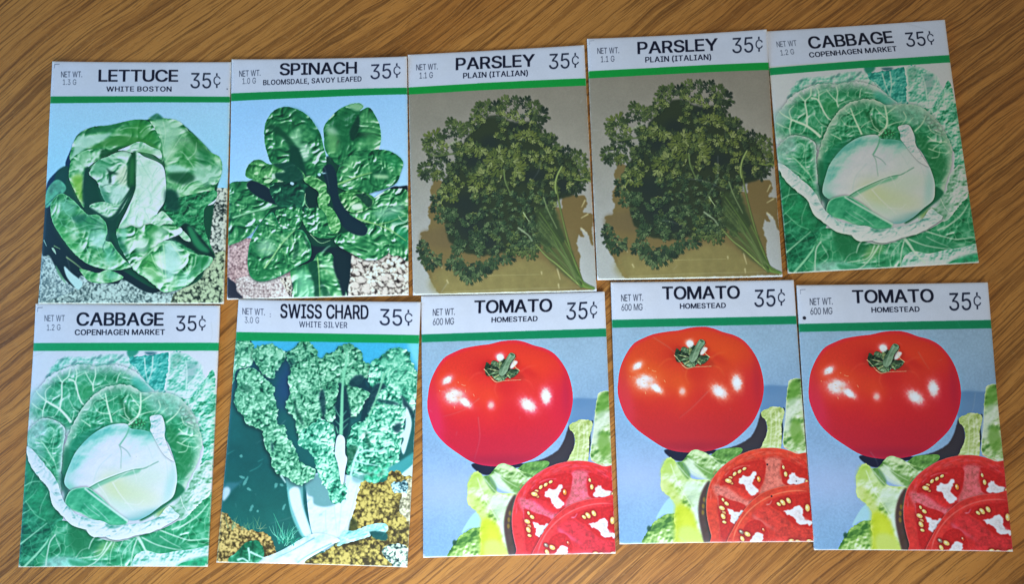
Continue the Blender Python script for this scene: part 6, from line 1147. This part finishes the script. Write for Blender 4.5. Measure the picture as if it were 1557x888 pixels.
def finish(img, paper, seed, adj=None, marks=()):
    """edge wear with a painted highlight along the foot, scuffs and registration marks of one packet; then neutral ink colours (paper = .78)"""
    im = img.copy(); r = np.random.RandomState(seed)
    if adj: im = adj(im)
    H, W = im.shape[:2]
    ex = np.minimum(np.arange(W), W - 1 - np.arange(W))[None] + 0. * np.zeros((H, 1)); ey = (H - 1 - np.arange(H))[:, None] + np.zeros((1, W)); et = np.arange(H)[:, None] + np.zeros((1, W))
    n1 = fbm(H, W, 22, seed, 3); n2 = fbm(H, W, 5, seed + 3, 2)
    wear_highlight = np.clip((2.6 * n2 + 2.6 * n1 - ex * 1.1 - 1.5), 0, 1) * .45 + np.clip(3.2 - ey * 1.1 + 3 * (n1 - .5), 0, 1) * .85 + np.clip(1.6 - et, 0, 1) * .4  # edge wear; the bottom line also paints light caught by the fold
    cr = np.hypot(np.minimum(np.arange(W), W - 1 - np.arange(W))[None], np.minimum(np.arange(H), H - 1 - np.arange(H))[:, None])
    wear_highlight = np.clip(wear_highlight + np.clip(1.5 - cr / 7 + (n2 - .5) * 2, 0, 1) * .7, 0, 1)[..., None]
    im = im * (1 - wear_highlight) + np.array([.90, .88, .90]) * wear_highlight
    a = Art.__new__(Art); a.M = np.eye(3); a.o = (0, 0, 1); a.img = im
    for k in range(18):           # fine scuffs and specks
        x, y = r.rand() * W, r.rand() * H; an = r.rand() * 3; L = 4 + 22 * r.rand() ** 2
        a.stroke([(x, y), (x + L * math.cos(an), y + L * math.sin(an))], 1.4, .6, (225, 228, 240), .28, .4, canvas=True, smooth=False)
    for k in range(3):            # soft handling creases
        x, y = r.rand() * W, r.rand() * H; an = r.rand() * 3.1; L = 60 + 120 * r.rand(); p_ = [(x, y), (x + L * .5 * math.cos(an) + 6 * r.randn(), y + L * .5 * math.sin(an)), (x + L * math.cos(an + .15), y + L * math.sin(an + .15))]
        a.stroke(p_, 2.2, .8, (70, 80, 90), .16, 1, canvas=True); a.stroke([(u + 1.6, v + 1.2) for u, v in p_], 1.6, .6, (235, 238, 245), .30, .6, canvas=True)
    for k in range(5):
        a.fill([(x + dx, y + dy) for x, y in [(r.rand() * W, r.rand() * H)] for dx, dy in ((-1, 0), (0, -1), (1, 0), (0, 1))], (60, 60, 66), .5, smooth=False, canvas=True)
    for m in marks:
        if m[0] == 'corner':     # printer's corner tick
            x, y, al = m[1:]
            a.fill([(x, y), (x + 17, y - 1), (x + 17, y + 1), (x, y + 2)], (60, 66, 90), al, smooth=False, canvas=True)
            a.fill([(x, y), (x + 2, y), (x + 1, y + 15), (x - 1, y + 15)], (60, 66, 90), al * .7, smooth=False, canvas=True)
        if m[0] == 'dot':
            t = np.linspace(0, 2 * math.pi, 14)[:-1]; a.fill(np.c_[m[1] + m[3] * np.cos(t), m[2] + m[3] * np.sin(t)], (14, 14, 30), .95, smooth=False, canvas=True)
        if m[0] == 'crease':
            a.stroke(m[1], 2.2, 1.2, (120, 130, 160), .35, .8, canvas=True); a.stroke([(x + 2, y + 1) for x, y in m[1]], 1.4, .8, (235, 238, 250), .45, .5, canvas=True)
    lin = s2l(a.img) * (.78 / s2l(np.array(paper) / 255.))
    return l2s(lin)

def print_material(name, arr):
    H, W = arr.shape[:2]
    im = bpy.data.images.new(name, W, H, alpha=False); im.colorspace_settings.name = 'sRGB'
    px = np.ones((H, W, 4), np.float32); px[..., :3] = arr[::-1]; im.pixels.foreach_set(px.ravel()); im.update(); im.pack()
    N = NT(name)
    t = N.new('ShaderNodeTexImage'); t.image = im; t.interpolation = 'Cubic'; t.extension = 'EXTEND'
    N.L(t.outputs[0], N.p.inputs['Base Color'])
    N.p.inputs['Roughness'].default_value = .44; N.p.inputs['Specular IOR Level'].default_value = .28
    tc = N.new('ShaderNodeTexCoord'); n = N.new('ShaderNodeTexNoise'); n.inputs['Scale'].default_value = 900; n.inputs['Detail'].default_value = 2; N.L(tc.outputs['Object'], n.inputs['Vector'])
    n2 = N.new('ShaderNodeTexNoise'); n2.inputs['Scale'].default_value = 45; n2.inputs['Detail'].default_value = 3; N.L(tc.outputs['Object'], n2.inputs['Vector'])
    b = N.new('ShaderNodeBump'); b.inputs['Strength'].default_value = .25; b.inputs['Distance'].default_value = .0004
    N.L(N.math('ADD', N.math('MULTIPLY', n.outputs['Fac'], .12), n2.outputs['Fac']), b.inputs['Height']); N.L(b.outputs[0], N.p.inputs['Normal'])
    return N.m

PN = NT('uncoated_paper'); PN.p.inputs['Base Color'].default_value = (.74, .70, .64, 1); PN.p.inputs['Roughness'].default_value = .8
_n = PN.new('ShaderNodeTexNoise'); _n.inputs['Scale'].default_value = 600
PN.L(PN.mix(PN.ramp(_n.outputs['Fac'], [(.4, (0, 0, 0)), (.7, (1, 1, 1))]), (.78, .75, .70), (.62, .57, .50)), PN.p.inputs['Base Color'])
PAPER = PN.m

# ------------------------------------------------------------------ the packets
def packet(label, quad, mat, rule, seed, bulge=.0016, lift=(0, 0, 0, 0)):
    """quad: world corners TL TR BR BL; rule: v of the green rule (top left, top right, bottom left, bottom right);
    lift: how far each corner (TL TR BR BL) curls off the table"""
    r = np.random.RandomState(seed)
    q = np.array(quad) * .9980; c0 = q.mean(0)
    root = bpy.data.objects.new('seed_packet', None); link(root); root.empty_display_size = .02
    ang = math.atan2(*(q[1] - q[0])[::-1]); root.location = (c0[0], c0[1], 0); root.rotation_euler = (0, 0, ang)
    ca, sa = math.cos(-ang), math.sin(-ang); ql = (q - c0) @ np.array([[ca, sa], [-sa, ca]])
    root['label'] = label; root['category'] = 'seed packet'; root['group'] = 'seed packets laid out in two rows on the oak table'
    ph = r.rand(6) * 6.28
    def P(u, v):
        a = ql[0] * (1 - u) + ql[1] * u; b = ql[3] * (1 - u) + ql[2] * u
        return a * (1 - v) + b * v
    def Z(u, v):
        z = .0016 + 1.7 * bulge * (np.clip(4 * u * (1 - u), 0, 1) ** .8) * (np.clip(4 * v * (1 - v), 0, 1) ** .8) * (.75 + .35 * math.sin(ph[0]) * (v - .5) * 2)
        z += .00022 * (math.sin(5 * u + ph[1] + 3 * v) * math.sin(4 * v + ph[2]) + .5 * math.sin(11 * u + ph[3]) * math.sin(9 * v + ph[4])) * (16 * u * (1 - u) * v * (1 - v)) ** .4
        for k, (cu, cv) in enumerate(((0, 0), (1, 0), (1, 1), (0, 1))):
            d = math.hypot((u - cu) * .82, (v - cv) * 1.14); z += 1.5 * lift[k] * max(0, 1 - d / .55) ** 1.8
        z += .00018 * (1 + math.sin(7 * v + ph[5])) * (abs(u - .5) * 2) ** 4
        e = min(u, 1 - u) * .082; e2 = min(v, 1 - v) * .113; d = min(e, e2)
        return max(z - .00028 * max(0, 1 - d / .0006) ** 2, .00030)
    us = np.unique(np.r_[0, .003, .008, .02, np.linspace(.04, .96, 33), .98, .992, .997, 1])
    def sheet(name, rows):
        V = []; UV = []; F = []; n = len(us)
        for a, b in rows:                         # a, b: v at the left and right end of the row
            for u in us:
                v = a * (1 - u) + b * u; p = P(u, v); V.append((p[0], p[1], Z(u, v))); UV.append((u, 1 - v))
        for i in range(len(rows) - 1):
            for j in range(n - 1): F.append((i * n + j, (i + 1) * n + j, (i + 1) * n + j + 1, i * n + j + 1))
        return mesh_obj(name, V, F, mat, root, UV)
    tl, tr, bl, br = rule
    lerp = lambda t, a, b: (a[0] * (1 - t) + b[0] * t, a[1] * (1 - t) + b[1] * t)
    hd = [lerp(t, (0, 0), (tl, tr)) for t in (0, .02, .06, .15, .32, .5, .68, .84, 1)]
    gr = [lerp(t, (tl, tr), (bl, br)) for t in (0, .5, 1)]
    pt = [lerp(t, (bl, br), (1, 1)) for t in np.r_[np.linspace(0, .96, 38), .98, .99, .996, 1]]
    sheet('printed_header', hd); sheet('green_rule', gr); sheet('printed_picture', pt)
    # fold wall all round, down to the back sheet
    loop = [(u, 0.) for u in us] + [(1., v) for v in np.linspace(0, 1, 40)[1:]] + [(u, 1.) for u in us[::-1][1:]] + [(0., v) for v in np.linspace(1, 0, 40)[1:-1]]
    V = []; F = []; UV = []; n = len(loop)
    for k, (off, lo) in enumerate(((0, 0), (.00006, 1.2), (-.0001, 2.6))):
        for u, v in loop:
            p = P(u, v); z = Z(u, v); zl = z - .00012
            d = np.array([int(u > .9999) - int(u < .0001), int(v < .0001) - int(v > .9999)], float)
            p = p + d * off; V.append((p[0], p[1], z - .0004 * lo)); UV.append((u, 1 - v))
    for k in range(2):
        for i in range(n):
            j = (i + 1) % n; F.append((k * n + i, k * n + j, (k + 1) * n + j, (k + 1) * n + i))
    mesh_obj('folded_edge', V, F, mat, root, UV)
    # back sheet: a hair larger than the front, its pasted margin shows at the foot
    V = []; UV = []; F = []; m = 24
    vv = np.linspace(0, 1, m)
    for s_ in (0, 1):
        for v in vv:
            for u in vv:
                g = .00035; p = P(u, v) + np.array([-(u - .5) * g * 1.5, (v - .5) * g * 1.5])
                zz = 0.
                for k, (cu, cv) in enumerate(((0, 0), (1, 0), (1, 1), (0, 1))):
                    d = math.hypot((u - cu) * .82, (v - cv) * 1.14); zz += 1.5 * lift[k] * max(0, 1 - d / .55) ** 1.8
                V.append((p[0], p[1], .00004 + zz + (.00016 if s_ else 0)))
    for i in range(m - 1):
        for j in range(m - 1):
            a = i * m + j; F.append((a, a + 1, a + m + 1, a + m)); a += m * m; F.append((a, a + m, a + m + 1, a + 1))
    bd = [j for j in range(m)] + [i * m + m - 1 for i in range(1, m)] + [(m - 1) * m + j for j in range(m - 2, -1, -1)] + [i * m for i in range(m - 2, 0, -1)]
    for i in range(len(bd)):
        a, b = bd[i], bd[(i + 1) % len(bd)]; F.append((a, a + m * m, b + m * m, b))
    mesh_obj('back_sheet', V, F, PAPER, root, smooth=False)
    return root

def red(k, rr=1.):
    def f(im):
        m = np.clip((im[..., 0] - np.maximum(im[..., 1], im[..., 2]) - .2) * 3, 0, 1)
        o = im.copy(); o[..., 1] *= 1 - (1 - k[0]) * m; o[..., 2] *= 1 + (k[1] - 1) * m; o[..., 0] = np.clip(o[..., 0] * (1 - (1 - rr) * m), 0, 1)
        return np.clip(o, 0, 1)
    return f
A_ = {'lettuce': lettuce_art(), 'spinach': spinach_art(), 'parsley': parsley_art(), 'cabbage': cabbage_art(), 'chard': chard_art(), 'tomato': tomato_art()}
PAP = {'lettuce': (184, 192, 224), 'spinach': (180, 188, 216), 'parsley': (178, 184, 208), 'cabbage': (206, 214, 246), 'chard': (204, 208, 236), 'tomato': (203, 209, 236)}
RULE = {'lettuce': (.1448, .1450, .1752, .1695), 'spinach': (.1432, .1300, .1752, .1580), 'parsley': (.1388, .1372, .1684, .1672), 'cabbage': (.1508, .1455, .1812, .1760), 'chard': (.1250, .1240, .1570, .1545), 'tomato': (.1400, .1395, .1700, .1700)}
def rule_from(art, paper):
    """read the rule's edges off the painted print so the mesh parts meet exactly where the ink does"""
    out = []
    for cx in (3, AW - 4):
        c = art[:int(AH * .25), cx]; g = (c[:, 1] - np.maximum(c[:, 0], c[:, 2] * 1.0) > .12) & (c[:, 0] < .25)
        i = np.where(g)[0]; out.append((i.min() / AH, (i.max() + 1) / AH))
    return out[0][0], out[1][0], out[0][1], out[1][1]

CORN = ('corner', 9, 9)
ROWS = [
 ('lettuce', 'lettuce', 'lettuce seed packet at the top left, pale green head on grey soil', 1, None, [('corner', 9, 10, .8)], .0013, (.0004, 0, 0, .0003)),
 ('spinach', 'spinach', 'spinach seed packet with blistered dark leaves, between the lettuce and parsley packets', 2, None, [], .0015, (.0002, .0006, .0004, 0)),
 ('parsley1', 'parsley', 'parsley seed packet right beside the spinach packet, left of the other parsley packet', 3, None, [], .0012, (0, .0004, 0, .0004)),
 ('parsley2', 'parsley', 'parsley seed packet directly left of a cabbage packet, right of the other parsley packet', 4, None, [('corner', 7, 8, .4)], .0014, (.0003, .0006, .0004, .0003)),
 ('cabbage2', 'cabbage', 'cabbage seed packet at the top right corner, beside a parsley packet', 5, lambda im: np.where((np.arange(AH) > AH * .15)[:, None, None], np.clip(im * [1., .97, .90], 0, 1), im), [('crease', [(470, 6), (520, 24), (560, 50)])], .0013, (0, .0004, .0006, .0003)),
 ('cabbage1', 'cabbage', 'cabbage seed packet at the bottom left corner, below the lettuce packet', 6, None, [('corner', 8, 12, .7)], .0017, (.0004, .0003, .0005, .0004)),
 ('chard', 'chard', 'swiss chard seed packet with white stalks, between cabbage and tomato packets', 7, None, [], .0020, (.0006, .0012, .0005, .0008)),
 ('tomato1', 'tomato', 'tomato seed packet right beside the swiss chard packet, leftmost of the three', 8, red((.8, 1.3), 1.05), [('crease', [(470, 60), (510, 30), (560, 12)]), ('crease', [(540, 80), (575, 40), (596, 24)])], .0014, (.0006, .0003, .0003, .0003)),
 ('tomato2', 'tomato', 'tomato seed packet lying in the middle, between two other tomato packets', 9, None, [('dot', 472, 587, 3.2), ('dot', 479, 685, 3.2), ('dot', 560, 640, 2.)], .0013, (.0006, .0003, .0004, .0005)),
 ('tomato3', 'tomato', 'tomato seed packet with a black ink dot left of its weight, at the bottom right', 10, red((.8, 1.1), 1.0), [('corner', 9, 14, .6), ('dot', 17, 106, 5.6)], .0013, (.0007, .0003, .0003, .0004)),
]
def shifted(im, dx, dy):
    H, W = im.shape[:2]; return im[np.clip(np.arange(H) - dy, 0, H - 1)][:, np.clip(np.arange(W) - dx, 0, W - 1)]
SHIFT = {'tomato1': (6, 3), 'tomato3': (5, 2), 'parsley2': (4, -2), 'cabbage2': (-3, 2)}      # each print run sits a little differently on its packet
for key, art, label, seed, adj, marks, bulge, lift in ROWS:
    base_art = shifted(A_[art], *SHIFT.get(key, (0, 0)))
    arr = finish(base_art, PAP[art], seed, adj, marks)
    mt = print_material(art + '_packet_print', arr)
    packet(label, WQ[key], mt, rule_from(base_art, PAP[art]), seed, bulge, lift)
